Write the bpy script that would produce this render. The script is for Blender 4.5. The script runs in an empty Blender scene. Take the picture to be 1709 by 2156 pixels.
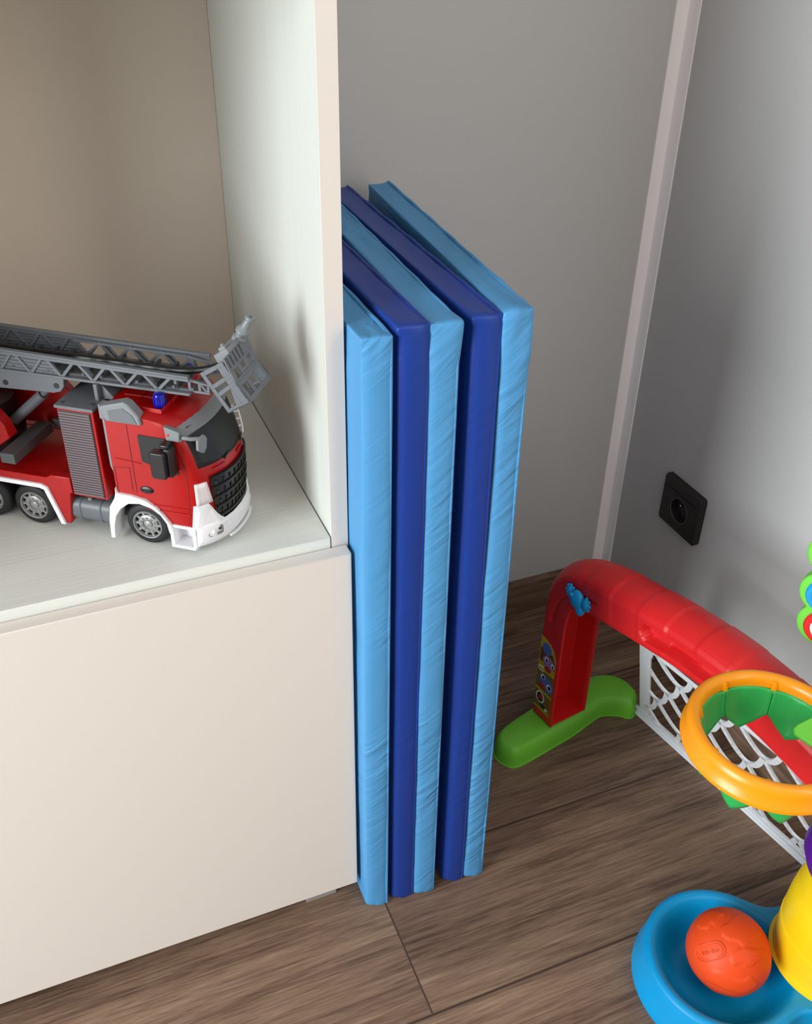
import bpy, bmesh, math, random
from mathutils import Vector, Matrix, noise
random.seed(7)
SC = bpy.context.scene
COL = SC.collection
PI = math.pi

# ------------------------------------------------------------------ camera
CAM_H = 1.15
ROWS = ((0.9335, -0.3586, -0.0005), (-0.1933, -0.5020, -0.8430), (0.3021, 0.7870, -0.5379))
right = Vector(ROWS[0]).normalized()
fwd = Vector(ROWS[2]); fwd = (fwd - right * fwd.dot(right)).normalized()
up = right.cross(fwd)
cam_data = bpy.data.cameras.new('camera')
cam = bpy.data.objects.new('camera', cam_data)
COL.objects.link(cam)
cam.matrix_world = Matrix(((right.x, up.x, -fwd.x, 0), (right.y, up.y, -fwd.y, 0), (right.z, up.z, -fwd.z, CAM_H), (0, 0, 0, 1)))
cam_data.sensor_fit = 'VERTICAL'
cam_data.sensor_height = 36.0
cam_data.lens = 2008.79 * 36.0 / 2156.0
cam_data.shift_x = (854.5 - 792.86) / 2156.0
cam_data.shift_y = (999.10 - 1078.0) / 2156.0
cam_data.clip_start = 0.02
SC.camera = cam

# ------------------------------------------------------------------ light
world = bpy.data.worlds.new('world'); SC.world = world
world.use_nodes = True
bg = world.node_tree.nodes['Background']
bg.inputs[0].default_value = (1.0, 0.90, 0.825, 1)
bg.inputs[1].default_value = 0.51

def area(name, loc, target, sx, sy, power, color):
    l = bpy.data.lights.new(name, 'AREA'); l.shape = 'RECTANGLE'; l.size = sx; l.size_y = sy
    l.energy = power; l.color = color
    o = bpy.data.objects.new(name, l); COL.objects.link(o); o.location = loc
    o.rotation_euler = (Vector(target) - Vector(loc)).to_track_quat('-Z', 'Y').to_euler()
    return o
# daylight through the glazed balcony door in the wall to the left
area('window_daylight', (-2.0, -0.12, 1.02), (0.9, -0.12, 1.02), 1.1, 1.85, 90, (0.90, 0.975, 1.0))
# added fill: imitates bounce off the right wall onto the niche's back panel
area('right_wall_bounce_fill', (0.885, -0.40, 1.15), (-0.5, 0.1, 1.0), 0.7, 1.0, 11, (1.0, 0.93, 0.85))
# added overhead fill in place of bounce from the unseen ceiling
area('ceiling_bounce_fill', (0.3, -1.1, 2.5), (0.3, 0.5, 0.4), 2.4, 2.0, 11, (1.0, 0.93, 0.87))
SC.view_settings.view_transform = 'Standard'
SC.view_settings.look = 'None'
SC.view_settings.exposure = 0.05
SC.view_settings.gamma = 1.0
SC.view_settings.use_curve_mapping = False
SC.cycles.use_denoising = True

# ------------------------------------------------------------------ materials
def lin(c):
    out = []
    for v in c:
        v /= 255.0
        out.append(v / 12.92 if v <= 0.04045 else ((v + 0.055) / 1.055) ** 2.4)
    return (*out, 1.0)

def mat(name, rgb, rough=0.5, spec=0.5, bump=None, metal=0.0, vary=None, coat=0.0, sss=0.0):
    """plain plastic, paint or fabric; bump = (scale, strength, (sx, sy, sz)); vary = (scale, amount, (sx, sy, sz))"""
    m = bpy.data.materials.new(name); m.use_nodes = True
    nt = m.node_tree; b = nt.nodes['Principled BSDF']
    b.inputs['Base Color'].default_value = lin(rgb)
    b.inputs['Roughness'].default_value = rough
    b.inputs['Specular IOR Level'].default_value = spec
    b.inputs['Metallic'].default_value = metal
    b.inputs['Coat Weight'].default_value = coat
    if sss:
        b.inputs['Subsurface Weight'].default_value = sss
        b.inputs['Subsurface Scale'].default_value = 0.004
    tc = nt.nodes.new('ShaderNodeTexCoord')
    def tex(scale, stretch, detail=4):
        mp = nt.nodes.new('ShaderNodeMapping'); mp.inputs['Scale'].default_value = stretch
        nt.links.new(tc.outputs['Object'], mp.inputs['Vector'])
        n = nt.nodes.new('ShaderNodeTexNoise'); n.inputs['Scale'].default_value = scale; n.inputs['Detail'].default_value = detail
        nt.links.new(mp.outputs['Vector'], n.inputs['Vector'])
        return n
    if bump:
        n = tex(bump[0], bump[2] if len(bump) > 2 else (1, 1, 1))
        bp = nt.nodes.new('ShaderNodeBump'); bp.inputs['Strength'].default_value = bump[1]; bp.inputs['Distance'].default_value = 0.002
        nt.links.new(n.outputs['Fac'], bp.inputs['Height']); nt.links.new(bp.outputs['Normal'], b.inputs['Normal'])
    if vary:
        n = tex(vary[0], vary[2] if len(vary) > 2 else (1, 1, 1))
        r = nt.nodes.new('ShaderNodeMapRange'); r.inputs[3].default_value = 1 - vary[1]; r.inputs[4].default_value = 1 + vary[1]
        r.inputs[1].default_value = 0.3; r.inputs[2].default_value = 0.7
        nt.links.new(n.outputs['Fac'], r.inputs[0])
        mx = nt.nodes.new('ShaderNodeVectorMath'); mx.operation = 'SCALE'
        mx.inputs[0].default_value = lin(rgb)[:3]
        nt.links.new(r.outputs[0], mx.inputs['Scale']); nt.links.new(mx.outputs[0], b.inputs['Base Color'])
    return m

def wood_floor(name, seams=True, dark=1.0):
    m = bpy.data.materials.new(name); m.use_nodes = True
    nt = m.node_tree; N = nt.nodes; L = nt.links; b = N['Principled BSDF']
    tc = N.new('ShaderNodeTexCoord'); sep = N.new('ShaderNodeSeparateXYZ'); L.new(tc.outputs['Object'], sep.inputs[0])
    def math_(op, a, bb=None, c=None):
        n = N.new('ShaderNodeMath'); n.operation = op
        for i, v in enumerate((a, bb, c)):
            if v is None: continue
            if isinstance(v, (int, float)): n.inputs[i].default_value = v
            else: L.new(v, n.inputs[i])
        return n.outputs[0]
    X, Y, Z = sep.outputs
    Yp = Y if seams else Z
    row_f = math_('DIVIDE', math_('SUBTRACT', Yp, 0.5455), 0.2058)
    row = math_('FLOOR', row_f)
    fr = math_('FRACT', row_f)
    # plank ends: one length, shifted from row to row
    xs = math_('DIVIDE', math_('SUBTRACT', math_('SUBTRACT', X, 0.2805), math_('MULTIPLY', row, 0.75)), 1.29)
    col = math_('FLOOR', xs); fx = math_('FRACT', xs)
    seed = math_('ADD', math_('MULTIPLY', row, 3.71), math_('MULTIPLY', col, 7.13))
    def vec(sx, sy, off):
        c = N.new('ShaderNodeCombineXYZ')
        L.new(math_('MULTIPLY', X, sx), c.inputs[0]); L.new(math_('MULTIPLY', Yp, sy), c.inputs[1])
        L.new(math_('ADD', seed, off), c.inputs[2]); return c.outputs[0]
    def nz(v, scale, detail, dist=0.0, rough=0.6):
        n = N.new('ShaderNodeTexNoise'); n.inputs['Scale'].default_value = scale; n.inputs['Detail'].default_value = detail
        n.inputs['Distortion'].default_value = dist; n.inputs['Roughness'].default_value = rough
        L.new(v, n.inputs['Vector']); return n.outputs['Fac']
    broad = nz(vec(1.3, 9.0, 0.0), 1.6, 5, 0.9)
    grain = nz(vec(4.5, 120.0, 2.0), 1.6, 7, 0.5, 0.72)
    fine = nz(vec(16.0, 430.0, 5.0), 1.4, 4, 0.2, 0.7)
    mixv = math_('ADD', math_('MULTIPLY', broad, 0.34), math_('ADD', math_('MULTIPLY', grain, 0.42), math_('MULTIPLY', fine, 0.24)))
    rmp = N.new('ShaderNodeValToRGB'); e = rmp.color_ramp.elements
    e[0].position = 0.36; e[0].color = lin((60, 43, 34))
    e[1].position = 0.65; e[1].color = lin((172, 146, 120))
    for p, c in ((0.43, (92, 71, 57)), (0.50, (122, 97, 80)), (0.57, (142, 117, 96))):
        k = e.new(p); k.color = lin(c)
    L.new(mixv, rmp.inputs[0])
    tint = math_('MULTIPLY_ADD', math_('FRACT', math_('MULTIPLY', math_('SINE', seed), 43.7)), 0.16, 0.92 * dark)
    sc = N.new('ShaderNodeVectorMath'); sc.operation = 'SCALE'; L.new(rmp.outputs[0], sc.inputs[0]); L.new(tint, sc.inputs['Scale'])
    colr = sc.outputs[0]
    hgt = math_('MULTIPLY', grain, 0.4)
    if seams:
        ey = math_('MINIMUM', fr, math_('SUBTRACT', 1.0, fr))
        ex = math_('MINIMUM', fx, math_('SUBTRACT', 1.0, fx))
        sy = math_('LESS_THAN', math_('MULTIPLY', ey, 0.2058), 0.0016)
        sx = math_('LESS_THAN', math_('MULTIPLY', ex, 1.29), 0.0011)
        seam = math_('MAXIMUM', sy, sx)
        mx = N.new('ShaderNodeMix'); mx.data_type = 'RGBA'
        L.new(seam, mx.inputs[0]); L.new(colr, mx.inputs[6]); mx.inputs[7].default_value = lin((72, 55, 45))
        colr = mx.outputs[2]
        hgt = math_('SUBTRACT', hgt, seam)
    L.new(colr, b.inputs['Base Color'])
    b.inputs['Roughness'].default_value = 0.55; b.inputs['Specular IOR Level'].default_value = 0.35
    bp = N.new('ShaderNodeBump'); bp.inputs['Strength'].default_value = 0.25; bp.inputs['Distance'].default_value = 0.001
    L.new(hgt, bp.inputs['Height']); L.new(bp.outputs['Normal'], b.inputs['Normal'])
    return m

M = {}
M['wall'] = mat('wall_paint', (192, 191, 190), 0.85, 0.25, (420, 0.12))
M['trim'] = mat('trim_paint', (250, 246, 248), 0.7, 0.3, (300, 0.06))
M['floor'] = wood_floor('walnut_laminate')
M['base'] = wood_floor('walnut_baseboard', False, 0.9)
M['cab'] = mat('white_wood_laminate', (203, 205, 199), 0.5, 0.35, (260, 0.16, (1, 1, 0.02)), vary=(190, 0.018, (1, 1, 0.012)))
M['cabback'] = mat('back_board', (208, 196, 183), 0.6, 0.3, (260, 0.06))
M['cabshelf'] = mat('white_shelf_laminate', (216, 218, 213), 0.5, 0.35, (260, 0.12, (0.02, 1, 1)), vary=(190, 0.018, (0.012, 1, 1)))
M['door'] = mat('warm_lit_door_front', (219, 211, 203), 0.6, 0.3, (500, 0.04))  # white laminate like the carcass; warm room light is put into the tint
M['footpad'] = mat('grey_foot_plastic', (150, 145, 142), 0.5)
def vinyl(name, rgb, rough, strength):
    m = mat(name, rgb, rough, 0.28); nt = m.node_tree; N = nt.nodes; L = nt.links
    tc = N.new('ShaderNodeTexCoord'); 
    def dot(v):
        d = N.new('ShaderNodeVectorMath'); d.operation = 'DOT_PRODUCT'; L.new(tc.outputs['Object'], d.inputs[0]); d.inputs[1].default_value = v; return d.outputs['Value']
    mp = N.new('ShaderNodeCombineXYZ')
    for q, v in enumerate(((-50.0, 8.0, 62.0), (9.0, 0.0, 7.0), (0.0, 14.0, 0.0))): L.new(dot(v), mp.inputs[q])
    n1 = N.new('ShaderNodeTexNoise'); n1.inputs['Scale'].default_value = 1.0; n1.inputs['Detail'].default_value = 2.5; n1.inputs['Distortion'].default_value = 0.6
    L.new(mp.outputs[0], n1.inputs['Vector'])
    n2 = N.new('ShaderNodeTexNoise'); n2.inputs['Scale'].default_value = 7.0; n2.inputs['Detail'].default_value = 1.0; L.new(tc.outputs['Object'], n2.inputs['Vector'])
    r = N.new('ShaderNodeMapRange'); r.inputs[1].default_value = 0.40; r.inputs[2].default_value = 0.66; L.new(n2.outputs['Fac'], r.inputs[0])
    mu = N.new('ShaderNodeMath'); mu.operation = 'MULTIPLY'; L.new(n1.outputs['Fac'], mu.inputs[0]); L.new(r.outputs[0], mu.inputs[1])
    bp = N.new('ShaderNodeBump'); bp.inputs['Strength'].default_value = strength; bp.inputs['Distance'].default_value = 0.006
    L.new(mu.outputs[0], bp.inputs['Height']); L.new(bp.outputs['Normal'], N['Principled BSDF'].inputs['Normal'])
    return m
M['lblue'] = vinyl('light_blue_vinyl', (77, 144, 195), 0.46, 0.9)
M['dblue'] = vinyl('royal_blue_vinyl', (28, 58, 140), 0.34, 0.22)
M['red'] = mat('red_plastic', (162, 8, 10), 0.32, 0.5)
M['goalred'] = mat('goal_red_plastic', (212, 32, 34), 0.38, 0.45, (700, 0.03))
M['grey'] = mat('grey_plastic', (97, 101, 107), 0.42, 0.45)
M['seam'] = mat('seam_dark_red', (120, 12, 14), 0.5)
M['greyl'] = mat('light_grey_plastic', (120, 124, 127), 0.4, 0.45)
M['greyd'] = mat('dark_grey_plastic', (74, 76, 80), 0.45, 0.45)
M['rim'] = mat('rim_silver_plastic', (146, 146, 146), 0.35, 0.5, metal=0.3)
M['rubber'] = mat('black_rubber', (30, 30, 32), 0.6, 0.35)
M['black'] = mat('black_plastic', (24, 23, 24), 0.35, 0.5)
M['glass'] = mat('smoked_window', (26, 27, 28), 0.42, 0.4)
M['white'] = mat('white_plastic', (232, 232, 236), 0.35, 0.5)
M['pearl'] = mat('pearl_lens', (226, 218, 220), 0.25, 0.5)
M['slat'] = mat('vent_grey', (102, 88, 92), 0.5)
M['blue_light'] = mat('blue_beacon_plastic', (14, 20, 150), 0.15, 0.6)
M['net'] = mat('white_net_plastic', (226, 229, 233), 0.4, 0.45)
M['green'] = mat('leaf_green_plastic', (112, 196, 56), 0.38, 0.45, (500, 0.03))
M['hoopgreen'] = mat('hoop_green_plastic', (46, 172, 84), 0.4, 0.45, sss=0.1)
M['limegreen'] = mat('lime_green_plastic', (118, 216, 74), 0.4, 0.45)
M['orange'] = mat('hoop_orange_plastic', (244, 150, 14), 0.27, 0.5)
M['ball'] = mat('orange_ball_rubber', (222, 72, 20), 0.5, 0.35)
M['yellow'] = mat('yellow_plastic', (240, 202, 16), 0.4, 0.45)
M['purple'] = mat('purple_plastic', (86, 22, 140), 0.35, 0.5)
M['toyblue'] = mat('blue_tub_plastic', (0, 148, 208), 0.36, 0.45, vary=(14, 0.10))
M['crab'] = mat('crab_blue_plastic', (22, 152, 218), 0.38, 0.45)
M['socket'] = mat('black_socket_plastic', (34, 32, 32), 0.35, 0.4)
M['metal'] = mat('steel', (210, 210, 210), 0.2, 0.5, metal=1.0)
M['st_yellow'] = mat('sticker_yellow', (196, 170, 40), 0.4)
M['st_olive'] = mat('sticker_olive', (120, 104, 40), 0.4)
M['st_brown'] = mat('sticker_brown', (110, 60, 40), 0.4)
M['st_violet'] = mat('sticker_violet', (160, 120, 170), 0.4)
M['st_blue'] = mat('sticker_blue', (86, 112, 180), 0.4)
M['st_white'] = mat('sticker_white', (236, 232, 226), 0.4)
M['st_black'] = mat('sticker_black', (20, 18, 20), 0.4)
M['st_red'] = mat('sticker_red', (190, 40, 36), 0.4)
M['btn_blue'] = mat('button_blue', (30, 160, 226), 0.3)
M['btn_red'] = mat('button_red', (226, 44, 44), 0.3)
M['btn_yellow'] = mat('button_yellow', (250, 172, 48), 0.3)

# ------------------------------------------------------------------ mesh helpers
V = Vector
class MB:
    def __init__(self): self.v = []; self.f = []; self.m = []
    def add(self, vs, fs, mi=0):
        o = len(self.v); self.v += [tuple(p) for p in vs]
        for f in fs: self.f.append(tuple(o + i for i in f)); self.m.append(mi)
        return self
    def hexa(self, p, mi=0):          # p: 8 corners, bottom loop then top loop
        return self.add(p, [(3, 2, 1, 0), (4, 5, 6, 7), (0, 1, 5, 4), (1, 2, 6, 5), (2, 3, 7, 6), (3, 0, 4, 7)], mi)
    def box(self, x0, x1, y0, y1, z0, z1, mi=0):
        return self.hexa([(x0, y0, z0), (x1, y0, z0), (x1, y1, z0), (x0, y1, z0), (x0, y0, z1), (x1, y0, z1), (x1, y1, z1), (x0, y1, z1)], mi)
    def bar(self, p, q, w, h, side, mi=0):   # box from p to q, w across 'side', h across the third axis
        p = V(p); q = V(q); d = (q - p).normalized(); s = V(side); s = (s - d * s.dot(d)).normalized(); t = d.cross(s)
        s = s * w / 2; t = t * h / 2
        return self.hexa([p - s - t, p + s - t, p + s + t, p - s + t, q - s - t, q + s - t, q + s + t, q - s + t], mi)
    def prism(self, poly, fn, w0, w1, mi=0):
        n = len(poly)
        a = [fn(u, v, w0) for u, v in poly]; b = [fn(u, v, w1) for u, v in poly]
        fs = [tuple(range(n))[::-1], tuple(range(n, 2 * n))] + [(i, (i + 1) % n, n + (i + 1) % n, n + i) for i in range(n)]
        return self.add(a + b, fs, mi)
    def grid(self, rows, mi=0, close_u=False, close_v=False):
        n = len(rows); k = len(rows[0]); vs = [p for r in rows for p in r]; fs = []
        for i in range(n if close_u else n - 1):
            for j in range(k if close_v else k - 1):
                a = i * k + j; b = i * k + (j + 1) % k; c = ((i + 1) % n) * k + (j + 1) % k; d = ((i + 1) % n) * k + j
                fs.append((a, b, c, d))
        return self.add(vs, fs, mi)
    def lathe(self, prof, n=32, mtx=Matrix(), mi=0, caps=True):
        rows = []
        for r, z in prof:
            rows.append([mtx @ V((r * math.cos(2 * PI * j / n), r * math.sin(2 * PI * j / n), z)) for j in range(n)])
        o = len(self.v)
        self.grid(rows, mi, False, True)
        if caps:
            if prof[0][0] > 1e-6: self.f.append(tuple(o + j for j in range(n))[::-1]); self.m.append(mi)
            if prof[-1][0] > 1e-6: self.f.append(tuple(o + (len(prof) - 1) * n + j for j in range(n))); self.m.append(mi)
        return self
    def tube(self, path, r, n=10, mi=0):
        path = [V(p) for p in path]; rows = []; prev = None
        for i, p in enumerate(path):
            d = (path[min(i + 1, len(path) - 1)] - path[max(i - 1, 0)]).normalized()
            if prev is None:
                s = d.cross(V((0, 0, 1)));  s = d.cross(V((1, 0, 0))) if s.length < 1e-3 else s
            else: s = prev - d * prev.dot(d)
            s.normalize(); prev = s; t = d.cross(s); rr = r[i] if isinstance(r, (list, tuple)) else r
            rows.append([p + (s * math.cos(2 * PI * j / n) + t * math.sin(2 * PI * j / n)) * rr for j in range(n)])
        o = len(self.v); self.grid(rows, mi, False, True)
        self.f.append(tuple(o + j for j in range(n))[::-1]); self.m.append(mi)
        self.f.append(tuple(o + (len(rows) - 1) * n + j for j in range(n))); self.m.append(mi)
        return self
    def ball(self, c, r, n=20, mi=0):
        r = (r, r, r) if isinstance(r, (int, float)) else r
        rows = []
        for i in range(1, n // 2):
            th = PI * i / (n // 2)
            rows.append([(c[0] + r[0] * math.sin(th) * math.cos(2 * PI * j / n), c[1] + r[1] * math.sin(th) * math.sin(2 * PI * j / n), c[2] - r[2] * math.cos(th)) for j in range(n)])
        o = len(self.v); self.grid(rows, mi, False, True)
        k = len(self.v); self.v += [(c[0], c[1], c[2] - r[2]), (c[0], c[1], c[2] + r[2])]
        last = o + (len(rows) - 1) * n
        for j in range(n):
            self.f.append((k, o + (j + 1) % n, o + j)); self.m.append(mi)
            self.f.append((k + 1, last + j, last + (j + 1) % n)); self.m.append(mi)
        return self
    def build(self, name, mats, parent=None, bevel=0, smooth=35, solid=0, segs=2):
        me = bpy.data.meshes.new(name)
        me.from_pydata(self.v, [], self.f)
        for m in (mats if isinstance(mats, (list, tuple)) else [mats]): me.materials.append(m)
        me.polygons.foreach_set('material_index', self.m)
        bm = bmesh.new(); bm.from_mesh(me)
        bmesh.ops.recalc_face_normals(bm, faces=bm.faces)
        bm.to_mesh(me); bm.free()
        me.polygons.foreach_set('use_smooth', [True] * len(me.polygons))
        me.set_sharp_from_angle(angle=math.radians(smooth))
        me.update()
        o = bpy.data.objects.new(name, me); COL.objects.link(o)
        if parent: o.parent = parent
        if solid:
            s = o.modifiers.new('solid', 'SOLIDIFY'); s.thickness = solid; s.offset = -1
        if bevel:
            b = o.modifiers.new('bevel', 'BEVEL'); b.width = bevel; b.segments = segs; b.limit_method = 'ANGLE'; b.angle_limit = math.radians(40)
        return o

def tag(o, label=None, cat=None, group=None, kind=None):
    if label: o['label'] = label
    if cat: o['category'] = cat
    if group: o['group'] = group
    if kind: o['kind'] = kind
    return o
def empty(name, loc, rz, label, cat):
    o = bpy.data.objects.new(name, None); COL.objects.link(o); o.empty_display_size = 0.05
    o.location = loc; o.rotation_euler = (0, 0, rz)
    return tag(o, label, cat)
def lerp(a, b, t): return a + (b - a) * t
def interp(tab, x):
    if x <= tab[0][0]: return tab[0][1]
    for (x0, y0), (x1, y1) in zip(tab, tab[1:]):
        if x <= x1: return lerp(y0, y1, (x - x0) / (x1 - x0))
    return tab[-1][1]
def catmull(pts, n=8, closed=False):
    out = []; k = len(pts)
    for i in range(k if closed else k - 1):
        g = lambda j: V(pts[j % k]) if closed else V(pts[max(0, min(k - 1, j))])
        a, b, c, d = g(i - 1), g(i), g(i + 1), g(i + 2)
        for s in range(n):
            t = s / n
            out.append(0.5 * ((2 * b) + (c - a) * t + (2 * a - 5 * b + 4 * c - d) * t * t + (3 * b - a - 3 * c + d) * t ** 3))
    if not closed: out.append(V(pts[-1]))
    return out
def smooth01(t): t = max(0, min(1, t)); return t * t * (3 - 2 * t)
XZ = lambda u, v, w: (u, w, v)      # prism in the x-z plane, depth along y
XY = lambda u, v, w: (u, v, w)
YZ = lambda u, v, w: (w, u, v)
def rrect(u0, u1, v0, v1, r, n=4):
    out = []
    for cx, cy, a0 in ((u1 - r, v1 - r, 0), (u0 + r, v1 - r, 90), (u0 + r, v0 + r, 180), (u1 - r, v0 + r, 270)):
        for i in range(n + 1):
            a = math.radians(a0 + 90 * i / n); out.append((cx + r * math.cos(a), cy + r * math.sin(a)))
    return out

# ------------------------------------------------------------------ the room
WX, WY = 0.8931, 1.1639        # inner faces of the right and the back wall
tag(MB().box(-2.4, WX + 0.1, -3.0, WY + 0.1, -0.05, 0.0).build('floor', M['floor']), kind='structure')
tag(MB().box(-2.4, WX + 0.1, WY, WY + 0.1, 0.0, 2.6).build('wall_back', M['wall']), kind='structure')
tag(MB().box(WX, WX + 0.1, -3.0, WY, 0.0, 2.6).build('wall_right', M['wall']), kind='structure')
BBH = 0.069
tag(MB().box(-2.4, WX, WY - 0.013, WY, 0.0, BBH).build('baseboard_back', M['base'], bevel=0.003), kind='structure')
bb = MB().box(WX - 0.013, WX, -3.0, WY - 0.013, 0.0, BBH).build('baseboard_right', M['base'], bevel=0.003)
tag(bb, kind='structure')
tr = MB().prism([(WX - 0.0225, WY), (WX - 0.0225, WY - 0.0025), (WX - 0.0045, WY - 0.0035), (WX - 0.0035, WY - 0.0045), (WX - 0.0025, WY - 0.025), (WX, WY - 0.025), (WX, WY)], XY, BBH, 2.5)
tag(tr.build('trim_1', M['trim'], smooth=20), kind='structure')

# wall socket on the right wall
so = empty('wall_socket', (WX, 0.9785, 0.3005), 0, 'black square wall socket on the grey wall right of the corner', 'socket')
hw, hh, rr_ = 0.0455, 0.0425, 0.0205
d = MB()
def sq_ring(w_, h_, r_, n_=72):
    out = []
    for i in range(n_):
        a = 2 * PI * i / n_; c, s_ = math.cos(a), math.sin(a); k = 1 / max(abs(c) / w_, abs(s_) / h_)
        u, v = c * k, s_ * k; cu, cv = max(-w_ + r_, min(w_ - r_, u)), max(-h_ + r_, min(h_ - r_, v)); d_ = math.hypot(u - cu, v - cv)
        if abs(u) > w_ - r_ and abs(v) > h_ - r_ and d_ > r_: u, v = cu + (u - cu) * r_ / d_, cv + (v - cv) * r_ / d_
        out.append((u, v))
    return out
sq = sq_ring(hw, hh, 0.003)
fr_ = MB(); x_f = -0.011
sq_f = sq_ring(hw - 0.0015, hh - 0.0015, 0.003)
n = len(sq)
circ = []
for i in range(n):
    a = 2 * PI * i / n; circ.append((rr_ * math.cos(a), rr_ * math.sin(a) - 0.003))
rows = [[(0, u, v) for u, v in sq], [(x_f + 0.0015, u, v) for u, v in sq], [(x_f, u, v) for u, v in sq_f], [(x_f, u, v) for u, v in circ],
        [(x_f + 0.0085, u * 0.97, v * 0.97 - 0.0001) for u, v in circ]]
fr_.grid(rows, 0, False, True)
o0 = len(fr_.v) - n; fr_.f.append(tuple(o0 + j for j in range(n))); fr_.m.append(0)
fr_.build('cover_plate', M['socket'], so, smooth=30)
MB().box(x_f - 0.0009, x_f + 0.002, -0.036, 0.036, 0.0235, 0.0247).build('label_strip_edge', M['black'], so)
ringm = Matrix.Translation((x_f, 0, -0.003)) @ Matrix.Rotation(-PI / 2, 4, 'Y')
MB().lathe([(rr_ + 0.0008, -0.0005), (rr_ + 0.0006, 0.0006), (rr_ - 0.0006, 0.0006), (rr_ - 0.0008, -0.0005)], 40, ringm, 0, False).build('socket_rim', M['greyd'], so)
MB().lathe([(0.0023, 0), (0.0023, 0.006), (0.0015, 0.0075), (0, 0.008)], 14, Matrix.Translation((x_f + 0.0085, 0.0, 0.0062)) @ Matrix.Rotation(-PI / 2, 4, 'Y')).build('earth_pin', M['metal'], so)
holes = MB()
for s in (-1, 1): holes.lathe([(0.0026, 0), (0.0026, 0.0006), (0, 0.0006)], 12, Matrix.Translation((x_f + 0.0085, s * 0.0095, -0.004)) @ Matrix.Rotation(-PI / 2, 4, 'Y'))
holes.build('contact_holes', M['black'], so)

# ------------------------------------------------------------------ cabinet
CXL, CXR, CXI = -0.352, 0.2526, 0.2352
CYF, CYB = 0.7398, 1.1175
CTOP = 1.62
cb = empty('cabinet', ((CXL + CXR) / 2, 0.93, 0), 0, 'white laminate cabinet with an open niche above a door', 'cabinet')
ox, oy = (CXL + CXR) / 2, 0.93
def cbox(name, x0, x1, y0, y1, z0, z1, m, bev=0.0007, par=cb):
    return MB().box(x0 - ox, x1 - ox, y0 - oy, y1 - oy, z0, z1).build(name, m, par, bevel=bev)
def side_panel(x0, x1):
    o = cbox('side_panel', x0, x1, CYF + 0.0006, CYB + 0.008, 0.03, CTOP, M['cab'])
    cbox('edge_band', x0, x1, CYF, CYF + 0.0006, 0.03, CTOP, M['door'], 0, o)
side_panel(CXI, CXR)
side_panel(CXL, CXL + 0.0174)
cbox('back_panel', CXL + 0.0174, CXI, CYB, CYB + 0.008, 0.03, CTOP, M['cabback'])
cbox('bottom_panel', CXL + 0.0174, CXI, CYF, CYB, 0.03, 0.048, M['cab'])
cbox('shelf', CXL + 0.018, CXI - 0.0011, CYF, CYB, 0.5626, 0.5806, M['cabshelf'])
cbox('upper_shelf', CXL + 0.018, CXI - 0.0011, CYF, CYB, 1.098, 1.116, M['cabshelf'])
cbox('top_panel', CXL + 0.0174, CXI, CYF, CYB + 0.008, CTOP - 0.018, CTOP, M['cab'])
dr = cbox('door', CXL + 0.002, 0.2503, 0.7222, 0.7388, 0.0312, 0.569, M['door'], 0.0012)
for sx in (0.184, CXL + 0.03):
    for sy in (0.7375, 1.06):
        cbox('foot', sx, sx + 0.042, sy, sy + 0.045, 0.0, 0.03, M['footpad'], 0.0015)

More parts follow.
